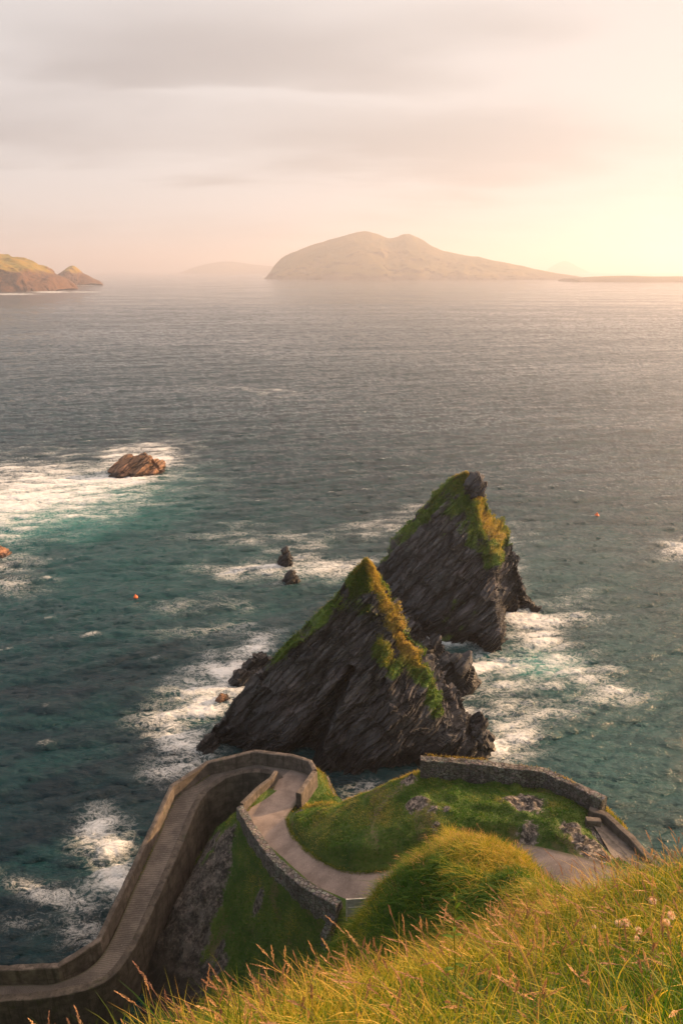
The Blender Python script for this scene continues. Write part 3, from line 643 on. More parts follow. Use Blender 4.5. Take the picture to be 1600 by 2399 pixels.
for T, size, A, chop, fd, rot in ((t3, 420.0, 0.11, 1.0, np.clip(1.4 - sr / 4000, 0, 1), False), (t1, 150.0, 0.11, 1.3, fade1, False), (t2, 61.0, 0.048, 1.35, fade2, True)):
    X_, Y_ = (sx * ca - sy * sa * 0.6, sx * sa * 0.2 + sy * ca) if rot else (sx, sy)
    hh = tile_sample(T[0], size, X_, Y_); sz += hh * A * fd; ddx += tile_sample(T[1], size, X_, Y_) * A * chop * fd; ddy += tile_sample(T[2], size, X_, Y_) * A * chop * fd
crest = tile_sample(t1[0], 150.0, sx, sy)
# foam and aerated water: (photo px, py, half-width px, half-height px, tilt deg, strength)
def blobs(spec):
    a = np.zeros(len(sx))
    PX, PYY = project(np.stack([sx, sy, np.zeros_like(sx)], 1))   # the survey of the shore, on the plan of the sea
    kf = np.clip(260 / sr, 0, 1) ** 2; PX = PX + kf * 26 * fbm(np.stack([sx, sy, sy * 0], 1) * 0.12, 3, 71); PYY = PYY + kf * 18 * fbm(np.stack([sx, sy, sy * 0], 1) * 0.12, 3, 72)
    for px, py, w, h, tilt, s in spec:
        c, q = math.cos(math.radians(tilt)), math.sin(math.radians(tilt))
        u = ((PX - px) * c - (PYY - py) * q) / w; v = ((PX - px) * q + (PYY - py) * c) / h / 1.2; u = u / 1.2
        a = np.maximum(a, s * np.exp(-(u * u + v * v)))
    return a
foam_spec = [(100, 1150, 230, 60, 5, .9), (330, 1085, 90, 40, 10, .9), (30, 689, 60, 2.5, 0, .8), (120, 684, 50, 2.5, 0, .85), (200, 684, 40, 1.6, 0, .7), (195, 668, 30, 1.6, 0, .8), (620, 649, 25, 0.9, 0, .8), (900, 651, 200, 0.7, 0, .6), (60, 1165, 190, 48, 4, 1.05), (230, 1130, 130, 26, 6, 1.0), (320, 1098, 85, 34, 10, 1.0), (-40, 1200, 200, 60, 4, .75), (300, 1060, 110, 14, 6, .45), (150, 1200, 160, 26, 6, .55),
             (20, 1320, 60, 45, 0, .42), (40, 1370, 70, 24, 0, .4), (680, 1335, 150, 22, 4, .66), (560, 1345, 90, 22, 0, .55), (780, 1325, 80, 22, 0, .66), (700, 1290, 60, 22, 0, .45),
             (560, 1580, 90, 38, 50, .85), (480, 1640, 75, 60, 40, .85), (400, 1690, 80, 46, 20, .72), (430, 1750, 60, 70, 70, .60), (600, 1520, 60, 26, 40, .72), (400, 1800, 40, 60, 80, .5), (530, 1600, 40, 60, 40, 1.0),
             (270, 2015, 62, 48, 60, .92), (230, 1960, 60, 50, 60, .6), (290, 2060, 40, 60, 60, .8), (180, 2110, 100, 26, -10, .5), (100, 2090, 90, 22, -20, .45), (200, 2190, 50, 50, 60, .55), (60, 2150, 60, 30, 0, .38),
             (1030, 1500, 120, 22, -12, .85), (960, 1455, 40, 24, -30, .95), (1150, 1560, 130, 26, -4, .72), (1270, 1500, 60, 70, 70, .70), (1215, 1450, 28, 60, 80, .95), (1320, 1560, 140, 50, -25, .60), (1200, 1610, 190, 24, 4, .62),
             (1400, 1600, 80, 36, -20, .62), (1190, 1730, 60, 70, 60, .68), (1150, 1760, 36, 60, 80, .92), (1100, 1680, 60, 22, 0, .55), (1240, 1660, 120, 30, 0, .46), (1330, 1440, 90, 50, 0, .36),
             (900, 1230, 110, 22, 10, .42), (980, 1190, 60, 14, 10, .42), (1600, 1285, 60, 18, 0, .6), (1180, 1260, 70, 30, 0, .36), (1190, 1340, 40, 60, 0, .4), (820, 1870, 40, 14, 0, .5), (850, 1845, 60, 14, 0, .42), (660, 920, 60, 4, 0, .4), (560, 912, 90, 3, 0, .35), (1120, 1600, 60, 30, 0, .6),
             (490, 1790, 40, 16, 10, .6), (600, 1255, 160, 20, 0, .3), (470, 1420, 120, 18, 0, .27), (520, 1480, 120, 22, 0, .3)]
foam = blobs(foam_spec)
foam = np.minimum(foam, 1.0); foam = foam * (1 + 0.25 * np.clip(crest, -1, 2))
wc = sstep(crest + 0.5 * fbm(np.stack([sx, sy, sx * 0], 1) * 0.5, 3, 41), 2.2, 3.0) * 0.42 * sstep(fbm(np.stack([sx, sy, sx * 0], 1) * 0.02, 3, 44), -0.3, 0.3)
wc *= np.clip(1.5 - sr / 900, 0.15, 1)
foam = np.maximum(foam, wc)
aer = blobs([(1450, 1750, 330, 330, 0, .17), (1300, 1400, 300, 160, 0, .12), (350, 1330, 420, 130, 0, .12), (620, 1480, 200, 120, 0, .10), (60, 1210, 260, 52, 4, .75), (230, 1160, 160, 44, 5, .6), (1275, 1555, 80, 34, 0, .85), (1200, 1560, 150, 60, 0, .30), (1330, 1600, 150, 50, 0, .25), (480, 1650, 80, 60, 30, .22), (700, 1345, 140, 22, 0, .2), (270, 2030, 60, 60, 60, .14), (1050, 1510, 100, 26, -10, .25),(1180,1720,60,60,0,.2)])
sz += 0.10 * np.clip(foam, 0, 1) * fbm(np.stack([sx, sy, sx * 0], 1) * 1.2, 3, 47)
nr = len(rr)
tag(mesh_np('sea', np.stack([sx + ddx, sy + ddy, sz], 1), grid_faces(len(th) - 1, nr, wrap=True)[:, ::-1], M_water, attrs={'foam': foam, 'aerated': aer}), kind='structure')

# ------------------------------------------------------------------ blades of grass
def blades(name, P, Nn, hgt, wid, lean, seg, mat, tint, parent=None, windx=0.35, seed=0):
    """P roots, Nn ground normals; every blade a bent tapering ribbon, all one mass"""
    r = np.random.default_rng(seed); n = len(P)
    ang = r.uniform(0, 2 * np.pi, n); side = np.stack([np.cos(ang), np.sin(ang), np.zeros(n)], 1)
    la = r.uniform(0, 2 * np.pi, n); ld = np.stack([np.cos(la) - windx, np.sin(la) * 0.8 - 0.15, np.zeros(n)], 1) * (lean * r.uniform(0.4, 1.5, n))[:, None]
    up = np.array([0, 0, 1.0]) * 0.75 + Nn * 0.25
    V = []; tips = []
    for k in range(seg + 1):
        t = k / seg
        c = P + up * (hgt * t * (1 - 0.18 * t))[:, None] + ld * (hgt * t ** 1.8)[:, None] - np.array([0, 0, 1.0]) * (hgt * np.linalg.norm(ld, axis=1) * 0.35 * t ** 2.4)[:, None]
        if k < seg:
            w = wid * (1 - t ** 1.6) * (0.7 + 0.3 * min(1, t * 4)) * 0.5
            V += [c - side * w[:, None], c + side * w[:, None]]; tips += [t, t]
        else: V.append(c); tips.append(1.0)
    m = len(V); V = np.stack(V, 1).reshape(-1, 3); base = (np.arange(n) * m)[:, None]
    fs = []
    for k in range(seg - 1): fs += [[2 * k, 2 * k + 1, 2 * k + 3], [2 * k, 2 * k + 3, 2 * k + 2]]
    fs.append([2 * seg - 2, 2 * seg - 1, 2 * seg])
    Fq = (base[:, :, None] + np.array(fs)[None]).reshape(-1, 3)
    return mesh_np(name, V, Fq, mat, parent, True, {'tint': np.repeat(tint, m), 'tip': np.tile(tips, n)})
def ground(x, y):
    z, rk, w = terrain_z(x, y); e = 0.3
    zx = rbf(x + e, y); zy = rbf(x, y + e); z0 = rbf(x, y)
    n = np.stack([-(zx - z0) / e, -(zy - z0) / e, np.ones_like(x)], 1); n /= np.linalg.norm(n, axis=1)[:, None]
    return np.stack([x, y, z], 1), n, rk, w
def visible(P, mx=140, top=-1e9):
    px, py = project(P); return (px > -mx) & (px < 1600 + mx) & (py < 2399 + 260) & (P[:, 1] > 0.2)
r = np.random.default_rng(21)
def zone(x0, x1, y0, y1, n):
    return ground(r.uniform(x0, x1, n), r.uniform(y0, y1, n))
# foreground meadow
P, Nn, rk, w = zone(-3.6, 5.6, 0.9, 7.4, 92000)
k = visible(P) & (r.uniform(size=len(P)) < np.where(P[:, 1] < 5.6, 1, 0.6)); P, Nn = P[k], Nn[k]
cl = fbm(P * 1.7, 3, 51); h = 0.29 * (1 + 0.55 * cl) * r.uniform(0.5, 1.35, len(P)); tint = np.clip(0.43 + 0.45 * fbm(P * 0.9, 3, 52) + r.normal(0, 0.27, len(P)), 0, 1)
tag(blades('meadow_grass', P - [0, 0, .02], Nn, h, r.uniform(0.0035, 0.0085, len(P)), np.full(len(P), 0.6), 4, M_blade, tint, seed=1), 'long golden green meadow grass on the near slope', 'grass', kind='stuff')
P, Nn, rk, w = zone(-3.4, 5.4, 1.2, 6.8, 9500); k = visible(P, 60); P, Nn = P[k], Nn[k]; k = fbm(P * 1.3, 3, 58) + r.normal(0, .25, len(P)) > -0.05; P, Nn = P[k], Nn[k]
tag(blades('tall_grass', P - [0, 0, .02], Nn, r.uniform(.30, .55, len(P)), r.uniform(0.005, 0.0105, len(P)), np.full(len(P), 0.55), 6, M_blade, np.clip(r.normal(.55, .3, len(P)), 0, 1), seed=11), 'taller single blades standing out of the near meadow', 'grass', kind='stuff')
# hump
P, Nn, rk, w = zone(-2.5, 10.5, 6.6, 15.5, 150000)
k = visible(P); P, Nn = P[k], Nn[k]
cl = fbm(P * 1.1, 3, 53); h = 0.24 * (1 + 0.9 * cl) * r.uniform(0.4, 1.5, len(P)); tint = np.clip(0.22 + 0.9 * fbm(P * 0.7, 3, 54) + 0.35 * sstep(P[:, 0], 3.4, 5.5) + r.normal(0, 0.2, len(P)), 0, 1)
tag(blades('hump_grass', P - [0, 0, .02], Nn, h, r.uniform(0.007, 0.017, len(P)), np.full(len(P), 0.85), 3, M_blade, tint, seed=2), 'dense grass covering the rounded hump below the viewpoint', 'grass', kind='stuff')
# broad dark leaves in the hollow of the hump
c0 = PY(1085, 2120, 10.2); q = np.stack([c0[0] + r.normal(0, .42, 1500), c0[1] + r.normal(0, .6, 1500)], 1); P, Nn, rk, w = ground(q[:, 0].copy(), q[:, 1].copy())
tag(blades('broad_leaves', P, Nn, r.uniform(.12, .26, len(P)), r.uniform(0.03, 0.06, len(P)), np.full(len(P), 1.0), 4, M_short, np.clip(r.normal(.15, .12, len(P)), 0, 1), seed=5), 'dark green broad leaved plants in the hollow of the hump', 'plants', kind='stuff')
# turf round the paths
P, Nn, rk, w = zone(-17, 24, 26, 52, 330000)
k = (rk + r.normal(0, .12, len(P)) < 0.34) & (polydist(P[:, 0], P[:, 1], trail)[0] > 0.10 + r.normal(0, .16, len(P))) & (w < 0.55) & (P[:, 2] > 1.5); P, Nn = P[k], Nn[k]
cl = fbm(P * 0.5, 3, 55); h = 0.17 * (1 + 0.6 * cl) * r.uniform(0.4, 1.5, len(P)); tint = np.clip(0.30 + 0.95 * fbm(P * 0.35, 4, 56) + 0.5 * fbm(P * 1.2, 2, 57) + r.normal(0, 0.18, len(P)), 0, 1)
tag(blades('turf', P - [0, 0, .03], Nn, h, r.uniform(0.03, 0.07, len(P)), np.full(len(P), 0.7), 2, M_short, tint, seed=3), 'short windswept turf on the knoll and slopes round the path', 'grass', kind='stuff')

def fringe(name, line, per_m, hmin, hmax, spread, tint0, label, seed, on_ground=True, parent=None, wd=(0.02, 0.045)):
    r = np.random.default_rng(seed); Lr, s = resample(line, 0.1); n = int(s[-1] * per_m); i = r.integers(0, len(Lr), n); q = Lr[i] + r.normal(0, 1, (n, 3)) * [spread, spread, 0]
    if on_ground: q, nn, rk, w = ground(q[:, 0].copy(), q[:, 1].copy())
    else: nn = np.tile([0, 0, 1.0], (n, 1))
    keep = fbm(q * 0.9, 3, seed) + r.normal(0, .2, n) > -0.15; q, nn = q[keep], nn[keep]; n = len(q)
    o = blades(name, q, nn, r.uniform(hmin, hmax, n), r.uniform(wd[0], wd[1], n), np.full(n, 0.5), 3, M_fringe, np.clip(tint0 + r.normal(0, .2, n), 0, 1), parent, seed=seed)
    if parent is None: tag(o, label, 'grass', kind='stuff')
    else: o['kind'] = 'stuff'
M_fringe = blade_material('crest_grass', (0.06, 0.12, 0.014), (0.24, 0.24, 0.03), (0.66, 0.40, 0.11), 0.45)
fringe('crest_grass', zline([(694, 1888, 9.8), (750, 1884, 10.3), (803, 1884, 10.9), (849, 1856, 11.8), (930, 1826, 13.6), (984, 1806, 15.0)]), 260, .15, .42, .35, .75, 'golden grass fringe along the seaward crest of the knoll', 81)
fringe('crest_grass', zline([(700, 1790, 8.6), (745, 1800, 8.5), (770, 1822, 8.2), (790, 1862, 8.4)]), 300, .15, .4, .5, .6, 'golden grass on the knob outside the hairpin bend', 82)
fringe('crest_grass', np.array([PY(*p) for p in [(901, 2075, 12.4), (975, 2015, 12.6), (1067, 1984, 12.6), (1148, 1984, 12.2), (1217, 2010, 11.4), (1290, 2085, 9.5)]]), 900, .15, .42, .35, .8, 'golden grass fringe along the crest of the rounded hump', 83, wd=(0.006, 0.012))
fringe('crest_grass', zline([(1420, 1893, 15.9), (1445, 1925, 15.7), (1465, 1950, 15.2)]), 400, .15, .4, .35, .7, 'golden grass ledge outside the low wall of the landing', 84)
rwo = rw + [0.12, 0.5, 1.68]; fringe('wall_grass', rwo[:4], 60, .08, .28, .07, .8, None, 85, on_ground=False, parent=bpy.data.objects['stone_wall.002'])
fringe('crest_grass', zline([(625, 1845, 8.2), (590, 1868, 7.6), (562, 1885, 7.6)]), 160, .12, .32, .2, .3, 'small green grass strip at the back of the low bend parapet', 86)

fringe('edge_grass', catmull(OUT[3:11] + [0, 0, .02], 5), 190, .08, .24, .10, .25, 'grass creeping over the knoll side edge of the path', 89, on_ground=False)
fringe('edge_grass', outer[4:7] + (0.0, 0.0, 0.02) + np.array([[0.1, -0.05, 0]]), 70, .06, .18, .05, .3, 'thin line of weeds along the foot of the sea wall on the ramp', 87, on_ground=False)
fringe('edge_grass', ip[1:4] + np.array([0.12, -0.1, 0.03]), 110, .08, .22, .06, .3, 'weeds along the foot of the low sunlit bend parapet', 88, on_ground=False)

# ------------------------------------------------------------------ sea stacks
def sun_tint_fn(U, v, P):  # straw-orange turf tint that paints sunlight on the right crest and summit
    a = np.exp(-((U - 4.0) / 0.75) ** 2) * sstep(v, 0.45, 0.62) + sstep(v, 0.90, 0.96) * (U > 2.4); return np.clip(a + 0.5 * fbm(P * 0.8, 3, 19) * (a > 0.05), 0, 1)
def lofted(name, meridians, nu, nv, disp, mat, veg_fn, seed=0, parent=None, mount=None):
    """meridians: list of polylines from foot to summit, going round the rock (closed)."""
    G = []
    for m in meridians:
        m = np.array(m); d = np.r_[0, np.cumsum(np.linalg.norm(np.diff(m, axis=0), axis=1))]; d /= d[-1]
        t = np.linspace(0, 1, nv); G.append(np.stack([np.interp(t, d, m[:, c]) for c in range(3)], 1))
    G = np.array(G); nm = len(G)
    uu = np.arange(nu) / nu * nm; i = np.floor(uu).astype(int) % nm; f = (uu - np.floor(uu)); f = f * 0.6 + 0.4 * (f * f * (3 - 2 * f)); f = f[:, None, None]
    V = G[i] * (1 - f) + G[(i + 1) % nm] * f
    # light smoothing round the rock
    for _ in range(int(nu / nm * 0.06) + 1): V = 0.5 * V + 0.25 * (np.roll(V, 1, 0) + np.roll(V, -1, 0))
    a = np.roll(V, -1, 0) - np.roll(V, 1, 0); b = np.gradient(V, axis=1); nn = np.cross(a, b); l = np.linalg.norm(nn, axis=2, keepdims=True); nn = nn / np.maximum(l, 1e-6)
    c = V.mean((0, 1)); 
    if ((V - c) * nn).sum() < 0: nn = -nn; flip = True
    else: flip = False
    vv = np.linspace(0, 1, nv)[None, :].repeat(nu, 0); U = uu[:, None].repeat(nv, 1)
    P = V.reshape(-1, 3); n = nn.reshape(-1, 3)
    S = strata_coord(P, 0.55, 0.10, 0.10); S2 = strata_coord(P, 1.9, 0.30, 0.30)
    led = S[:, 0] + 1.2 * fbm(P * 0.18, 3, seed + 2); saw = led - np.floor(led)
    led2 = S2[:, 0] + 1.4 * fbm(P * 0.35, 3, seed + 12); saw2 = led2 - np.floor(led2)
    D = disp * (0.55 * fbm(P * 0.16, 3, seed) + 0.55 * (saw - 0.5) * (0.5 + 0.5 * vnoise(P * 0.25, seed + 5)) + 0.22 * (saw2 - 0.5) + 0.45 * ridged(S + 0.3, 3, seed + 3) + 0.12 * ridged(S2, 2, seed + 7) + 0.09 * fbm(P * 1.9, 3, seed + 8))
    W = P + 0.9 * np.stack([fbm(P * 0.3, 3, seed + 41), fbm(P * 0.3, 3, seed + 42), fbm(P * 0.3, 3, seed + 43)], 1)
    for fn_, fa_, am in ((0.28, 0.07, 1.25), (0.75, 0.16, 0.62), (1.9, 0.45, 0.26)):
        B = np.floor(strata_coord(W, fn_, fa_, fa_ * 1.3) + 0.37 * seed).astype(np.int64); B[:, 1] += B[:, 0] * 7
        D = D + disp * am * (_hash(B[:, 0], B[:, 1], B[:, 2], seed + 50) - 0.5)
    D = D - D.mean() - 0.75
    taper = (0.12 + 0.88 * sstep(1 - vv.ravel(), 0, 0.30))
    veg = veg_fn(U.ravel(), vv.ravel(), P, n) + 0.45 * fbm(P * 0.5, 4, seed + 20) + 0.35 * fbm(strata_coord(P, 0.9, 0.2, 0.2), 3, seed + 21)
    lump = np.clip(veg - 0.3, 0, 1) * (1 - 0.85 * sstep(vv.ravel(), 0.85, 1.0)) * (0.55 * np.abs(vnoise(P * 1.0, seed + 31)) + 0.45 * np.abs(vnoise(P * 2.4, seed + 32)))
    P = P + n * (D * taper + lump)[:, None]
    P[:, 2] = np.where(vv.ravel() < 0.01, -1.6, P[:, 2])
    Fq = grid_faces(nu, nv, wrap=True)
    if flip: Fq = Fq[:, ::-1]
    top = len(P); P = np.vstack([P, P.reshape(nu, nv, 3)[:, -1].mean(0)]); veg = np.r_[veg, 1]
    k = np.arange(nu); cap = np.stack([k * nv + nv - 1, ((k + 1) % nu) * nv + nv - 1, np.full(nu, top), np.full(nu, top)], 1)
    me_ob = mesh_np(name, P, np.vstack([Fq]), mat, parent, False, {'veg': np.clip(veg, 0, 1), 'sun_tint': sun_tint_fn(np.r_[U.ravel(), 9], np.r_[vv.ravel(), 1], P)})
    return me_ob, P, np.r_[n, [[0, 0, 1]]], (veg, sun_tint_fn(np.r_[U.ravel(), 9], np.r_[vv.ravel(), 1], P))
def stack_turf(name, P, n, veg, count, parent, hgt, seed):
    veg, dr = veg; r = np.random.default_rng(seed); idx = np.where((veg > 0.5) & (P[:, 2] > 3))[0]
    i = r.choice(idx, count); q = P[i] + r.normal(0, 0.12, (count, 3)); nn = n[i]
    tint = np.clip(0.26 + 0.7 * dr[i] + 0.4 * fbm(q * 0.6, 3, seed) + r.normal(0, .18, count), 0, 1)  # blades turn golden where the crest sunlight is painted in
    o = blades(name, q, nn, hgt * r.uniform(0.5, 1.5, count), r.uniform(0.06, 0.13, count), np.full(count, 0.6), 2, M_short2, tint, parent, seed=seed); o['kind'] = 'stuff'; return o
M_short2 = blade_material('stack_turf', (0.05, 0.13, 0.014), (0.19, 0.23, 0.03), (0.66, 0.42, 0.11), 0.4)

pk = PY(858, 1312, 66)
m_left = [PZ(462, 1750, -1.0)] + [PY(a, b, Yv) for a, b, Yv in [(478, 1726, 63.4), (520, 1672, 63.8), (568, 1602, 64.3), (640, 1528, 64.8), (700, 1466, 65.2), (780, 1398, 65.6), (822, 1340, 65.9)]] + [pk]
m_fl = [PZ(560, 1790, -1.0)] + [PY(a, b, Yv) for a, b, Yv in [(585, 1740, 60.3), (640, 1650, 61.6), (710, 1560, 63.0), (780, 1460, 64.5), (835, 1370, 65.5)]] + [pk]
m_f = [PZ(745, 1828, -1.0)] + [PY(a, b, Yv) for a, b, Yv in [(760, 1760, 59.2), (800, 1650, 60.6), (825, 1560, 62.2), (848, 1450, 64.2), (855, 1370, 65.4)]] + [pk]
m_fr = [PZ(930, 1835, -1.0)] + [PY(a, b, Yv) for a, b, Yv in [(930, 1760, 58.4), (925, 1650, 59.8), (905, 1560, 61.6), (885, 1450, 63.8), (870, 1370, 65.2)]] + [pk]
m_r = [PZ(1135, 1800, -1.0)] + [PY(a, b, Yv) for a, b, Yv in [(1112, 1760, 60.0), (1085, 1712, 60.8), (1045, 1650, 62.0), (1002, 1570, 63.2), (955, 1500, 64.2), (922, 1430, 65.2), (882, 1385, 65.7), (876, 1330, 66)]] + [pk]
m_br = [np.array([16.5, 68, -1.0]), np.array([12, 67.5, 6]), np.array([6.5, 67.2, 14.5]), pk + [0.3, 0.5, -0.3]]
m_b = [np.array([4, 75, -1.0]), np.array([3, 71, 8]), np.array([2.8, 68, 17]), pk + [0, 0.5, -0.3]]
m_bl = [np.array([-12, 70, -1.0]), np.array([-8, 68.5, 5]), np.array([-2, 67, 13.5]), pk + [-0.3, 0.4, -0.3]]
def veg1(U, v, P, n):
    # turf clings to the right-hand crest, the summit and a strip down the left crest
    right = np.exp(-((U - 4.0) / 0.42) ** 2) * sstep(v, 0.22, 0.36) * 1.1
    left = np.exp(-((U - 0.12) / 0.32) ** 2) * sstep(v, 0.30, 0.5) * 0.62 + np.exp(-((U - 8) / 0.4) ** 2) * sstep(v, 0.3, 0.5) * 0.6
    patch = np.exp(-((U - 3.0) / 0.55) ** 2 - ((v - 0.60) / 0.11) ** 2) * 0.9
    top = sstep(v, 0.80, 0.90) * 0.75; right = right + (sstep(v, 0.5, 0.8) * 0.30 * (U < 4))
    back = sstep(U, 4.6, 5.2) * sstep(7.6 - U, 0, 0.5) * sstep(v, 0.3, 0.5) * 0.7
    return np.maximum.reduce([right, left, patch, top, back])
s1 = empty('sea_stack', (0, 66, 0)); tag(s1, 'nearer dark slate sea stack, a wide pyramid just beyond the hairpin bend', 'sea stack', 'slate sea stacks off the pier')
ob, P1, n1_, v1 = lofted('rock_mass', [m_left, m_fl, m_f, m_fr, m_r, m_br, m_b, m_bl], 640, 360, 1.25, M_slate, veg1, 100)
# the dark fissure that runs down the face
co = np.array([v.co for v in ob.data.vertices]); px, py = project(co)
fa, fb = PY(805, 1600, 61.8), PY(700, 1790, 58.8)
ab = (fb - fa) * [1, 0, 1]; tt = np.clip(((co - fa) @ ab) / (ab @ ab), -0.1, 1.1); dd = np.linalg.norm((co - (fa + tt[:, None] * ab)) * [1, 0, 1], axis=1) + 0.5 * fbm(co * 0.6, 3, 77)
cut = 3.2 * np.exp(-(dd / (0.45 + 1.0 * np.clip(tt, 0, 1))) ** 4) * (co[:, 1] < 65)
co2 = co + np.array([0.30, 1, -0.25]) * cut[:, None]
ob.data.vertices.foreach_set('co', co2.astype(np.float32).ravel()); ob.data.update()
for o_ in (ob,): o_.parent = s1; o_.matrix_parent_inverse = s1.matrix_world.inverted()
def keep_parent(o, p):
    o.parent = p; o.location = -np.array(p.location)
keep_parent(ob, s1); ob.matrix_parent_inverse.identity()
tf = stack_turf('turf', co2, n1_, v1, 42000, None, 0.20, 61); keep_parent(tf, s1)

pk2 = PY(1092, 1108, 95)
a_l = [PZ(795, 1455, -1.0)] + [PY(a, b, Yv) for a, b, Yv in [(840, 1400, 93), (885, 1320, 93.6), (925, 1268, 94), (975, 1205, 94.4), (1030, 1150, 94.8), (1060, 1118, 95)]] + [pk2]
a_fl = [PZ(900, 1480, -1.0)] + [PY(a, b, Yv) for a, b, Yv in [(925, 1420, 87.5), (955, 1330, 89.6), (1000, 1250, 91.8), (1050, 1170, 94)]] + [pk2]
a_f = [PZ(1045, 1522, -1.0)] + [PY(a, b, Yv) for a, b, Yv in [(1050, 1450, 84.6), (1070, 1350, 86.8), (1085, 1250, 90.2), (1088, 1160, 94)]] + [pk2]
a_fr = [PZ(1183, 1555, -1.0)] + [PY(a, b, Yv) for a, b, Yv in [(1168, 1480, 83.4), (1160, 1400, 85.2), (1160, 1310, 88.0), (1128, 1210, 92.0), (1105, 1150, 94.6)]] + [pk2]
a_n = [PZ(1196, 1452, -1.0)] + [PY(a, b, Yv) for a, b, Yv in [(1190, 1390, 92.0), (1182, 1330, 92.4), (1165, 1250, 93.4), (1130, 1180, 95)]] + [pk2]
a_r = [PZ(1268, 1440, -1.0)] + [PY(a, b, Yv) for a, b, Yv in [(1252, 1385, 96.2), (1228, 1312, 96.4), (1185, 1245, 96.6), (1150, 1185, 96.6), (1126, 1150, 96.2), (1118, 1118, 95.8)]] + [pk2]
a_br = [np.array([26, 107, -1.0]), np.array([23, 102, 8]), np.array([20, 98, 18]), pk2]
a_bl = [np.array([10, 108, -1.0]), np.array([12, 102, 8]), np.array([15, 98, 16]), pk2]
def veg2(U, v, P, n):
    right = sstep(U, 1.9, 2.9) * sstep(5.6 - U, 0, 0.6) * sstep(v, 0.42, 0.56) * 0.95
    upper = sstep(v, 0.50, 0.95) * 0.70 * sstep(U, -0.1, 0.5)
    left = np.exp(-(U / 0.5) ** 2) * sstep(v, 0.62, 0.82) * 0.65 + sstep(U, 5.5, 6.5) * sstep(v, .4, .6) * .8
    return np.maximum.reduce([right, upper, left]) + 0.55 * fbm(strata_coord(P, 0.34, 0.09, 0.09), 3, 333)
s2 = empty('sea_stack', (18, 95, 0)); tag(s2, 'farther sea stack with green upper slopes and a notched foot on its right', 'sea stack', 'slate sea stacks off the pier')
ob, P2, n2_, v2 = lofted('rock_mass', [a_l, a_fl, a_f, a_fr, a_n, a_r, a_br, a_bl], 620, 340, 1.35, M_slate, veg2, 200); keep_parent(ob, s2)
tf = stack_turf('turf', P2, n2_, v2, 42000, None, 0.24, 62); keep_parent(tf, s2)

# ------------------------------------------------------------------ lesser rocks
def rock(name, c, size, seed, mat, rz=0.0, sub=5, jag=0.28, lean=(0, 0), label=None, group=None, veg=0):
    import bmesh
    bm = bmesh.new(); bmesh.ops.create_icosphere(bm, subdivisions=sub, radius=1.0)
    V = np.array([v.co for v in bm.verts]); Fi = np.array([[v.index for v in f.verts] for f in bm.faces]); bm.free()
    V = np.sign(V) * np.abs(V) ** 0.85
    d = V / np.linalg.norm(V, axis=1)[:, None]
    top = 1 - 0.45 * np.clip(V[:, 2], 0, 1); V[:, 0] *= top; V[:, 1] *= top
    P = V * np.array(size); P[:, 0] += lean[0] * P[:, 2]; P[:, 1] += lean[1] * P[:, 2]
    ca, sa = math.cos(rz), math.sin(rz); P = np.stack([P[:, 0] * ca - P[:, 1] * sa, P[:, 0] * sa + P[:, 1] * ca, P[:, 2]], 1)
    Q = P + np.array(c); m = min(size)
    S = strata_coord(Q, 1.6 / m, 0.45 / m, 0.45 / m)
    saw = S[:, 0] * 0.9 + 0.8 * fbm(Q / m * 0.4, 2, seed + 3); saw -= np.floor(saw)
    B = np.floor(strata_coord(Q + 0.2 * m * fbm(Q / m, 2, seed + 4)[:, None], 2.6 / m, 0.8 / m, 1.0 / m)).astype(np.int64)
    P = P + d * (0.55 * m * (_hash(B[:, 0], B[:, 1], B[:, 2], seed + 5) - 0.5))[:, None]
    P = P + d * (jag * m * (1.1 * ridged(S, 4, seed) + 0.8 * (saw - 0.5) + 0.7 * fbm(Q / m * 0.8, 4, seed + 9)))[:, None]
    o = mesh_np(name, P, Fi, mat, None, False, {'veg': np.zeros(len(P)) + veg}); o.location = tuple(c)
    if label: tag(o, label, 'rock', group)
    return o
def at(px, py, dz=0.0): p = PZ(px, py, 0); p[2] = dz; return p
rock('skerry', at(322, 1106, 0.6), (7.0, 3.8, 3.7), 301, M_brown, 0.22, 6, 0.22, (0.25, 0), 'low brown rock island lit orange, ringed by white surf')
rock('rock', at(671, 1322, 0.6), (1.15, 1.1, 2.6), 302, M_slate, 0, 5, .2, label='upright pointed rock, the upper one of two in the surf left of the stacks')
rock('rock', at(684, 1362, 0.2), (1.4, 1.1, 1.6), 303, M_slate, 0.6, 5, .3, label='squat leaning rock, the lower one of two in the surf left of the stacks')
rock('rock', at(966, 1498, 0.6), (1.9, 1.6, 2.9), 304, M_slate, 0.5, 5, .3, (-.3, 0), label='slanting rock slab wedged between the stacks, farthest of the three')
rock('rock', at(1008, 1540, 0.6), (1.9, 1.6, 2.6), 305, M_slate, 0.4, 5, .32, (.2, 0), label='jagged middle rock of the row between the two stacks')
rock('rock', at(1058, 1590, 0.4), (2.7, 2.3, 3.3), 306, M_slate, 0.0, 6, .28, (.15, 0), label='largest jagged rock between the two stacks, nearest to the swirling foam')
rock('rock', at(604, 1560, 0.3), (2.1, 1.1, 1.4), 307, M_slate, 0.7, 5, .3, label='upper rock ledge in the foam at the left flank of nearer stack')
rock('rock', at(572, 1592, 0.2), (2.0, 1.0, 1.0), 308, M_slate, 0.5, 5, .3, label='lower flat rock ledge in the foam at the left flank of nearer stack')
rock('rock', at(520, 1640, 0.0), (0.9, 0.7, 0.8), 309, M_brown, 0.5, 4, .25, label='small brown rock awash in white foam left of nearer stack')
rock('rock', at(492, 1746, 0.2), (1.2, 1.1, 1.2), 310, M_slate, 0.3, 5, .25, label='rounded rock at the left foot of nearer stack')
rock('rock', at(1118, 1760, 1.2), (1.2, 1.6, 3.2), 311, M_slate, 0.2, 5, .3, label='jagged upright rock at the right foot of nearer stack')
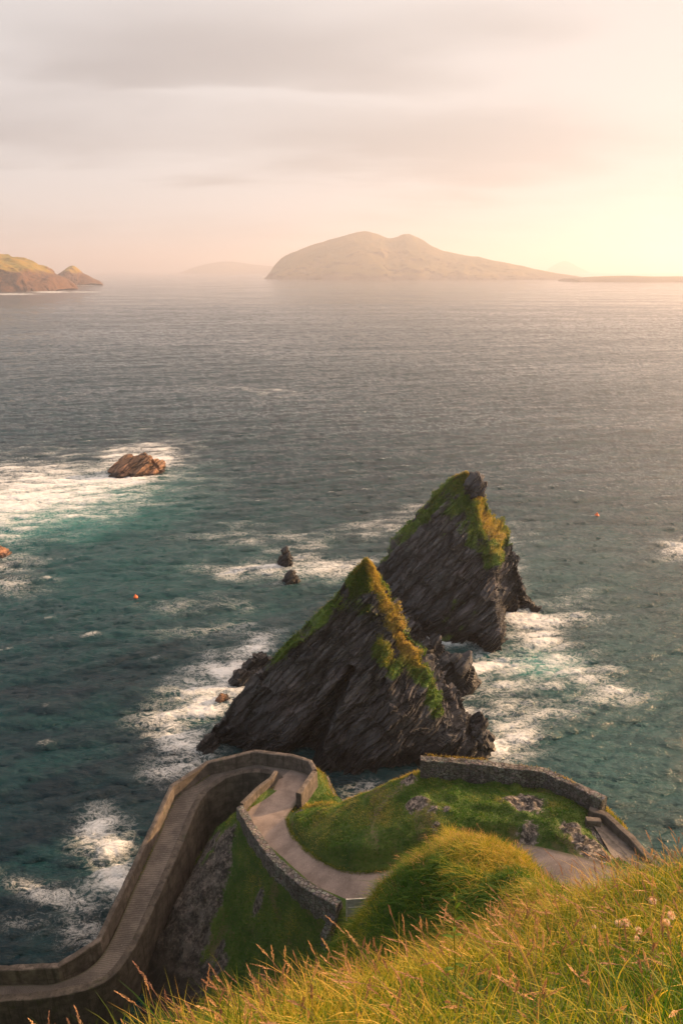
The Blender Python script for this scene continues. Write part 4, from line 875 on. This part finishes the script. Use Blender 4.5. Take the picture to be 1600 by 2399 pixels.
rock('rock', at(-8, 1300, 0.1), (2.6, 1.6, 1.5), 312, M_brown, 0.2, 4, .25, label='orange lit rock cut off by the left edge of the view')
rock('summit_crag', PY(1108, 1128, 95.2), (1.5, 1.3, 1.7), 313, M_slate, 0.2, 5, .22)
bpy.data.objects['summit_crag'].parent = s2; bpy.data.objects['summit_crag'].location = PY(1112, 1135, 95.0) - np.array([18, 95, 0])

# ------------------------------------------------------------------ buoys
M_buoy = plain('orange_buoy', (0.75, 0.16, 0.04), 0.45, 0.1)
def buoy(px, py, rad, label):
    import bmesh
    e = empty('buoy', tuple(at(px, py, 0.15))); tag(e, label, 'buoy')
    bm = bmesh.new(); bmesh.ops.create_uvsphere(bm, u_segments=20, v_segments=12, radius=rad); me = bpy.data.meshes.new('float'); bm.to_mesh(me); bm.free(); me.materials.append(M_buoy)
    for p in me.polygons: p.use_smooth = True
    o = bpy.data.objects.new('float', me); COL.objects.link(o); o.parent = e
    bm = bmesh.new(); bmesh.ops.create_cone(bm, cap_ends=True, segments=14, radius1=rad * 0.3, radius2=rad * 0.22, depth=rad * 0.6); me = bpy.data.meshes.new('cap'); bm.to_mesh(me); bm.free(); me.materials.append(M_buoy)
    o = bpy.data.objects.new('cap', me); COL.objects.link(o); o.parent = e; o.location = (0, 0, rad * 1.15)
buoy(319, 1401, 0.34, 'small round orange buoy afloat on the dark water at left')
buoy(1397, 1210, 0.5, 'small faded red buoy afloat on bright water right of the stacks')

# ------------------------------------------------------------------ far islands and headland
def island(name, ridge, depth, mat, seed, cliff=0.0, power=1.6, nu=260, nv=60, kind='structure', bump_amp=0.05):
    """ridge: list of (px, py_top, Y); foot at sea level before and behind."""
    R = np.array([PY(a, b, Yv) for a, b, Yv in ridge]); R = catmull(R, 8); R, s = resample(R, np.linalg.norm(np.diff(R, axis=0), axis=1).sum() / nu)
    t = np.linspace(-1, 1, nv); d = np.gradient(R[:, :2], axis=0); d /= np.linalg.norm(d, axis=1)[:, None]
    nrm = np.stack([-d[:, 1], d[:, 0]], 1); hmax = R[:, 2].max()
    wdt = depth * (0.35 + 0.65 * np.clip(R[:, 2] / hmax, 0, 1))
    prof = (1 - np.abs(t) ** power)
    if cliff: prof = np.where(np.abs(t) > 0.80, (1 - np.abs(t)) / 0.20 * cliff, cliff + (1 - cliff) * (1 - (np.abs(t) / 0.80) ** power))
    V = np.stack([R[:, None, 0] + nrm[:, None, 0] * wdt[:, None] * t, R[:, None, 1] + nrm[:, None, 1] * wdt[:, None] * t, np.maximum(R[:, None, 2], 0) * prof[None]], -1)
    P = V.reshape(-1, 3); sc = 6.0 / depth
    f = fbm(P * [sc, sc, sc * 0.4], 5, seed); rg = ridged(P * [sc * .7, sc * .7, 0], 4, seed + 5)
    P[:, 2] += (bump_amp * hmax * (f + 0.7 * rg) * (1 - np.abs(np.tile(t, len(R))) ** 4) * np.clip(np.repeat(R[:, 2], nv) / hmax * 2, 0, 1)) * (0.35 + np.abs(np.tile(t, len(R))))
    P[:, 0] += 0.06 * depth * fbm(P * sc * 1.5, 4, seed + 2) * np.abs(np.tile(t, len(R))); P[:, 1] += 0.10 * depth * fbm(P * sc * 1.5, 4, seed + 3) * np.abs(np.tile(t, len(R)))
    edge = (np.abs(np.tile(t, len(R))) > 0.999); P[edge, 2] = -1.0
    o = mesh_np(name, P, grid_faces(len(R), nv), mat, None, True); tag(o, kind=kind); return o
def far_material(name, grass, rockc, z0, z1, sc):
    m, t, out = new_mat(name); b = principled(t, out, i_Roughness=0.95)
    n = pos_noise(t, sc, 6, 0.6); n2 = pos_noise(t, sc * 6, 5, 0.7); g = N(t, 'ShaderNodeNewGeometry'); s = N(t, 'ShaderNodeSeparateXYZ'); L(t, g.outputs['Position'], s.inputs[0])
    z = math_node(t, 'ADD', s.outputs[2], math_node(t, 'MULTIPLY', math_node(t, 'SUBTRACT', n, 0.5), (z1 - z0) * 3))
    nz = N(t, 'ShaderNodeSeparateXYZ'); L(t, g.outputs['True Normal'], nz.inputs[0])
    gc = mixc(t, smooth(t, n, 0.38, 0.62), grass, tuple(x * y for x, y in zip(grass, (1.8, 1.35, 1.2))))
    fac = math_node(t, 'MULTIPLY', smooth(t, z, z0, z1), smooth(t, nz.outputs[2], 0.45, 0.7))
    rc = mixc(t, smooth(t, n2, 0.35, 0.65), tuple(x * .4 for x in rockc), rockc)
    L(t, mixc(t, fac, rc, gc), b.inputs['Base Color']); bump(t, n2, 1.5 / sc / 30, 0.8, b); return m
M_far = far_material('far_slopes', (0.070, 0.062, 0.006), (0.05, 0.03, 0.022), 8, 30, 0.006)
M_head = far_material('headland_slopes', (0.15, 0.125, 0.004), (0.14, 0.06, 0.02), 38, 52, 0.03)
island('island', [(628, 648, 4500), (650, 616, 4500), (690, 590, 4500), (750, 570, 4500), (800, 556, 4500), (850, 545, 4450), (880, 549, 4450), (915, 556, 4450), (950, 548, 4450), (975, 556, 4450), (1010, 578, 4400), (1060, 592, 4350), (1110, 601, 4300), (1170, 612, 4250), (1230, 625, 4200), (1290, 638, 4150), (1350, 647, 4150)], 620, M_far, 401, power=1.25, bump_amp=0.09, nu=500, nv=110)
island('island', [(430, 636, 11000), (465, 624, 11000), (500, 616, 11000), (545, 613, 11000), (590, 619, 11000), (640, 624, 11000), (700, 632, 11000)], 800, M_far, 402)
island('island', [(1270, 640, 12000), (1305, 617, 12000), (1325, 612, 12000), (1350, 625, 12000), (1370, 634, 12000)], 500, M_far, 403)
island('island', [(1330, 653, 3300), (1400, 648, 3300), (1470, 646, 3300), (1540, 648, 3300), (1640, 647, 3300), (1780, 648, 3300)], 260, M_far, 404, power=2.2)
island('headland', [(-420, 560, 2000), (-220, 566, 1980), (-80, 582, 1950), (0, 597, 1920), (40, 606, 1905), (70, 617, 1900), (95, 632, 1900), (118, 643, 1900), (140, 652, 1900), (158, 676, 1900)], 230, M_head, 405, cliff=0.62, power=1.6, nv=110, nu=420, bump_amp=0.10)
island('islet', [(128, 650, 2500), (145, 638, 2500), (160, 626, 2500), (172, 622, 2500), (184, 630, 2500), (200, 645, 2500), (216, 664, 2480)], 110, M_head, 406, cliff=0.4, power=1.4, nv=80, nu=200, bump_amp=0.08)
M_white = plain('whitewash', (0.8, 0.78, 0.74), 0.8, 0.05); M_roof = plain('slate_roof', (0.08, 0.08, 0.09), 0.7, 0.1)

# ------------------------------------------------------------------ seed heads, flowers, tall plant
def seed_stalks(P, seed, hmin, hmax, head):
    """arrays for many stalks with feathery heads; returns V,F,tint,tip"""
    r = np.random.default_rng(seed); VS, FS, TI, TP = [], [], [], []; off = 0
    for p in P:
        h = r.uniform(hmin, hmax); a = r.uniform(0, 6.28); ln = r.uniform(0.08, 0.42); dx = (math.cos(a) - 0.55) * ln; dy = math.sin(a) * ln * 0.8
        def c(t): return p + np.array([dx * t * t * h * 1.3, dy * t * t * h * 1.3, h * (t - 0.15 * t * t)])
        tnt = r.uniform(0.2, 1.0); hl = head * r.uniform(0.7, 1.3) / h
        ts = np.linspace(0, 1.0, 7); w = 0.0012
        for k in range(6):
            q0, q1 = c(ts[k]), c(ts[k + 1])
            VS += [q0 + [w, 0, 0], q0 - [w * .5, w, 0], q0 - [w * .5, -w, 0], q1 + [w, 0, 0], q1 - [w * .5, w, 0], q1 - [w * .5, -w, 0]]
            for i, j in ((0, 1), (1, 2), (2, 0)): FS += [[off + i, off + j, off + 3 + j], [off + i, off + 3 + j, off + 3 + i]]
            off += 6; TI += [tnt * 0.5] * 6; TP += [0.3] * 6
        for k in range(30):                                 # spikelets
            t = 1 - hl + hl * k / 29 * 1.05; q = c(t); u = k / 29; rad = 0.0052 * math.sin(math.pi * min(1, 0.12 + u * 0.9)) ** 0.7 * r.uniform(.7, 1.3)
            b = r.uniform(0, 6.28); o = np.array([math.cos(b), math.sin(b), 0]) * rad; sl = r.uniform(0.008, 0.016); s = np.array([-math.sin(b), math.cos(b), 0]) * 0.0026
            ax_ = c(1.0) - c(0.9); ax_ /= np.linalg.norm(ax_); e = q + o * 1.5 + ax_ * sl * 1.2; m_ = (q + o + e) / 2
            VS += [q, m_ + s, e, m_ - s]; FS += [[off, off + 1, off + 2], [off, off + 2, off + 3]]; off += 4; TI += [tnt] * 4; TP += [r.uniform(.3, 1)] * 4
    return np.array(VS), np.array(FS), TI, TP
P, Nn, rk, w = zone(-3.0, 5.2, 1.75, 6.4, 4200); P = P[visible(P, 40)]
V, Fq, ti, tp = seed_stalks(P[:1500], 71, 0.28, 0.55, 0.085)
tag(mesh_np('seeding_grass', V, Fq, M_seed, attrs={'tint': ti, 'tip': tp}), 'pinkish brown seed heads nodding all through the near meadow grass', 'grass', kind='stuff')
P, Nn, rk, w = zone(-1.5, 9, 7.2, 14.0, 1100); P = P[visible(P, 40)]
V, Fq, ti, tp = seed_stalks(P[:800], 72, 0.3, 0.6, 0.11)
tag(mesh_np('seeding_grass', V, Fq, M_seed, attrs={'tint': ti, 'tip': tp}), 'scattered seed heads standing above the grass of the rounded hump', 'grass', kind='stuff')

def ground_point(px, py):                  # where the sight line meets the meadow
    Yv = np.linspace(1.2, 9, 300); Q = np.array([PY(px, py, v) for v in Yv]); z = terrain_z(Q[:, 0].copy(), Q[:, 1].copy())[0]
    k = np.argmax(Q[:, 2] < z); q = Q[k]; q[2] = z[k]; return q
M_petal = blade_material('clover_petals', (0.80, 0.45, 0.42), (0.90, 0.72, 0.66), (0.97, 0.92, 0.86), 0.35)
M_leaf = blade_material('leaf', (0.05, 0.13, 0.015), (0.12, 0.22, 0.02), (0.3, 0.3, 0.05), 0.4)
def tube(pts, rad, seg=6):
    pts = np.asarray(pts, float); V = []; n = len(pts)
    for k, p in enumerate(pts):
        d = pts[min(k + 1, n - 1)] - pts[max(k - 1, 0)]; d /= np.linalg.norm(d); a = np.cross(d, [0.3, 1, 0.1]); a /= np.linalg.norm(a); b = np.cross(d, a); rr_ = rad[k] if hasattr(rad, '__len__') else rad
        for s in range(seg): V.append(p + rr_ * (a * math.cos(s * 6.283 / seg) + b * math.sin(s * 6.283 / seg)))
    Fq = [[k * seg + s, k * seg + (s + 1) % seg, (k + 1) * seg + (s + 1) % seg, (k + 1) * seg + s] for k in range(n - 1) for s in range(seg)]
    return np.array(V), np.array(Fq)
def clover(px, py, hgt, rad, label, seed):
    rad = rad * 1.25
    r = np.random.default_rng(seed)
    hd = None; g = ground_point(px - 6, py + 26 * 2); e = empty('clover_flower', tuple(g)); tag(e, label, 'flower', 'clover flowers in the meadow')
    tip = PY(px, py, g[1]) - g; pts = [tip * t + np.array([0.03 * math.sin(t * 3), 0, 0]) * (1 - t) for t in np.linspace(0, 1, 6)]
    V, Fq = tube(pts, 0.0014); o = mesh_np('stem', V, Fq, M_leaf, e, True, {'tint': np.full(len(V), .4), 'tip': np.full(len(V), .2)})
    VS, FS, TI = [], [], []; off = 0
    for k in range(90):
        ph = math.acos(1 - 1.7 * (k + .5) / 90); th_ = k * 2.39996; d = np.array([math.sin(ph) * math.cos(th_), math.sin(ph) * math.sin(th_), math.cos(ph)])
        s = np.cross(d, [0, 0, 1.0]); s /= np.linalg.norm(s) + 1e-6; b0 = tip + d * rad * 0.25; b1 = tip + d * rad * r.uniform(.9, 1.15) + np.array([0, 0, rad * .25]); mm = b0 * .4 + b1 * .6
        VS += [b0, mm + s * rad * .13, b1, mm - s * rad * .13]; FS += [[off, off + 1, off + 2, off + 3]]; off += 4; TI += [r.uniform(0, 1)] * 4
    mesh_np('flower_head', np.array(VS), np.array(FS), M_petal, e, True, {'tint': TI, 'tip': np.ones(len(VS)) * .8})
    VS, FS = [], []; off = 0
    for k in range(3):
        a = k * 2.094 + r.uniform(0, 1); c = tip * 0.45 + np.array([math.cos(a), math.sin(a), .2]) * 0.012; s = np.array([-math.sin(a), math.cos(a), 0]) * 0.008; d = np.array([math.cos(a), math.sin(a), .1]) * 0.012
        VS += [c - d, c + s, c + d, c - s]; FS += [[off, off + 1, off + 2, off + 3]]; off += 4
    mesh_np('leaf', np.array(VS), np.array(FS), M_leaf, e, True, {'tint': np.full(len(VS), .2), 'tip': np.full(len(VS), .2)})
for q in [(1528, 2112, .3, .021, 'pale clover flower standing highest, alone near the brow of the slope'), (1571, 2146, .3, .021, 'pink and white clover flower at the far right edge of the meadow'),
          (1560, 2162, .3, .018, 'deeper pink clover flower just below the one at the right edge'), (1448, 2165, .3, .020, 'pink clover flower left of a twin in the middle of the clover patch'),
          (1466, 2163, .3, .020, 'peach clover flower, right hand twin in the middle of the patch'), (1494, 2182, .3, .018, 'white clover flower low between the two flower pairs'), (1490, 2200, .3, .014, 'small pale drooping clover flower lowest in the patch'), (1391, 2172, .3, .011, 'tiny white clover flower farthest left in the patch')]:
    clover(q[0], q[1], q[2], q[3], q[4], int(q[0]))
# tall leafy weed
g = ground_point(1062, 2330); tipw = PY(1068, 2085, g[1]) - g
wd = empty('tall_weed', tuple(g)); tag(wd, 'single tall leafy weed rising above the grass in front of the hump', 'plant')
pts = [tipw * t + np.array([0.006 * math.sin(t * 7), 0, 0]) for t in np.linspace(0, 1, 12)]
V, Fq = tube(pts, np.linspace(0.0045, 0.002, 12)); mesh_np('stem', V, Fq, M_leaf, wd, True, {'tint': np.full(len(V), .8), 'tip': np.full(len(V), .6)})
def leaf(base, d, ln, wdt, droop, parent, tint):
    d = np.array(d, float); d /= np.linalg.norm(d); s = np.cross(d, [0, 0, 1.0]); s /= np.linalg.norm(s); VS = []; n = 8
    for k in range(n + 1):
        t = k / n; c = base + d * ln * t - np.array([0, 0, 1]) * droop * ln * t * t; w_ = wdt * math.sin(math.pi * min(1, t * .94 + .06)) ** .8
        VS += [c - s * w_ + [0, 0, w_ * .3], c, c + s * w_ + [0, 0, w_ * .3]]
    Fq = [[3 * k + j, 3 * k + j + 1, 3 * k + j + 4, 3 * k + j + 3] for k in range(n) for j in (0, 1)]
    mesh_np('leaf', np.array(VS), np.array(Fq), M_leaf, parent, True, {'tint': np.full(len(VS), tint), 'tip': np.full(len(VS), .4)})
for t_, dv, ln, wd_ in [(0.55, (-1, .2, .35), .085, .010), (0.58, (1, .1, .2), .05, .008), (0.72, (1, -.2, 1.3), .07, .010), (0.83, (.9, .2, 1.6), .06, .009), (0.9, (-.5, .2, 1.3), .04, .007), (0.97, (.3, 0, 1.5), .05, .007), (0.3, (.9, -.4, .3), .09, .012), (0.25, (-.9, -.3, .5), .08, .012), (0.66, (-.3, -.9, .5), .05, .008)]:
    leaf(tipw * t_, dv, ln, wd_, 0.3, wd, 0.45)

# ------------------------------------------------------------------ haze over the sea
def haze():
    m, t, out = new_mat('haze_air'); v = N(t, 'ShaderNodeVolumePrincipled'); v.inputs['Color'].default_value = (0.78, 0.80, 0.90, 1); v.inputs['Density'].default_value = 0.00021; v.inputs['Anisotropy'].default_value = 0.4
    L(t, v.outputs[0], out.inputs['Volume'])
    bx = 62000.0; z0, z1 = -3.5, 340.0
    V = np.array([(sx_, sy_, z_) for z_ in (z0, z1) for sx_, sy_ in ((-bx, -bx), (bx, -bx), (bx, bx), (-bx, bx))])
    Fq = np.array([[3, 2, 1, 0], [4, 5, 6, 7], [0, 1, 5, 4], [1, 2, 6, 5], [2, 3, 7, 6], [3, 0, 4, 7]])
    tag(mesh_np('haze', V, Fq, m, smooth_shade=False), kind='stuff')
haze()
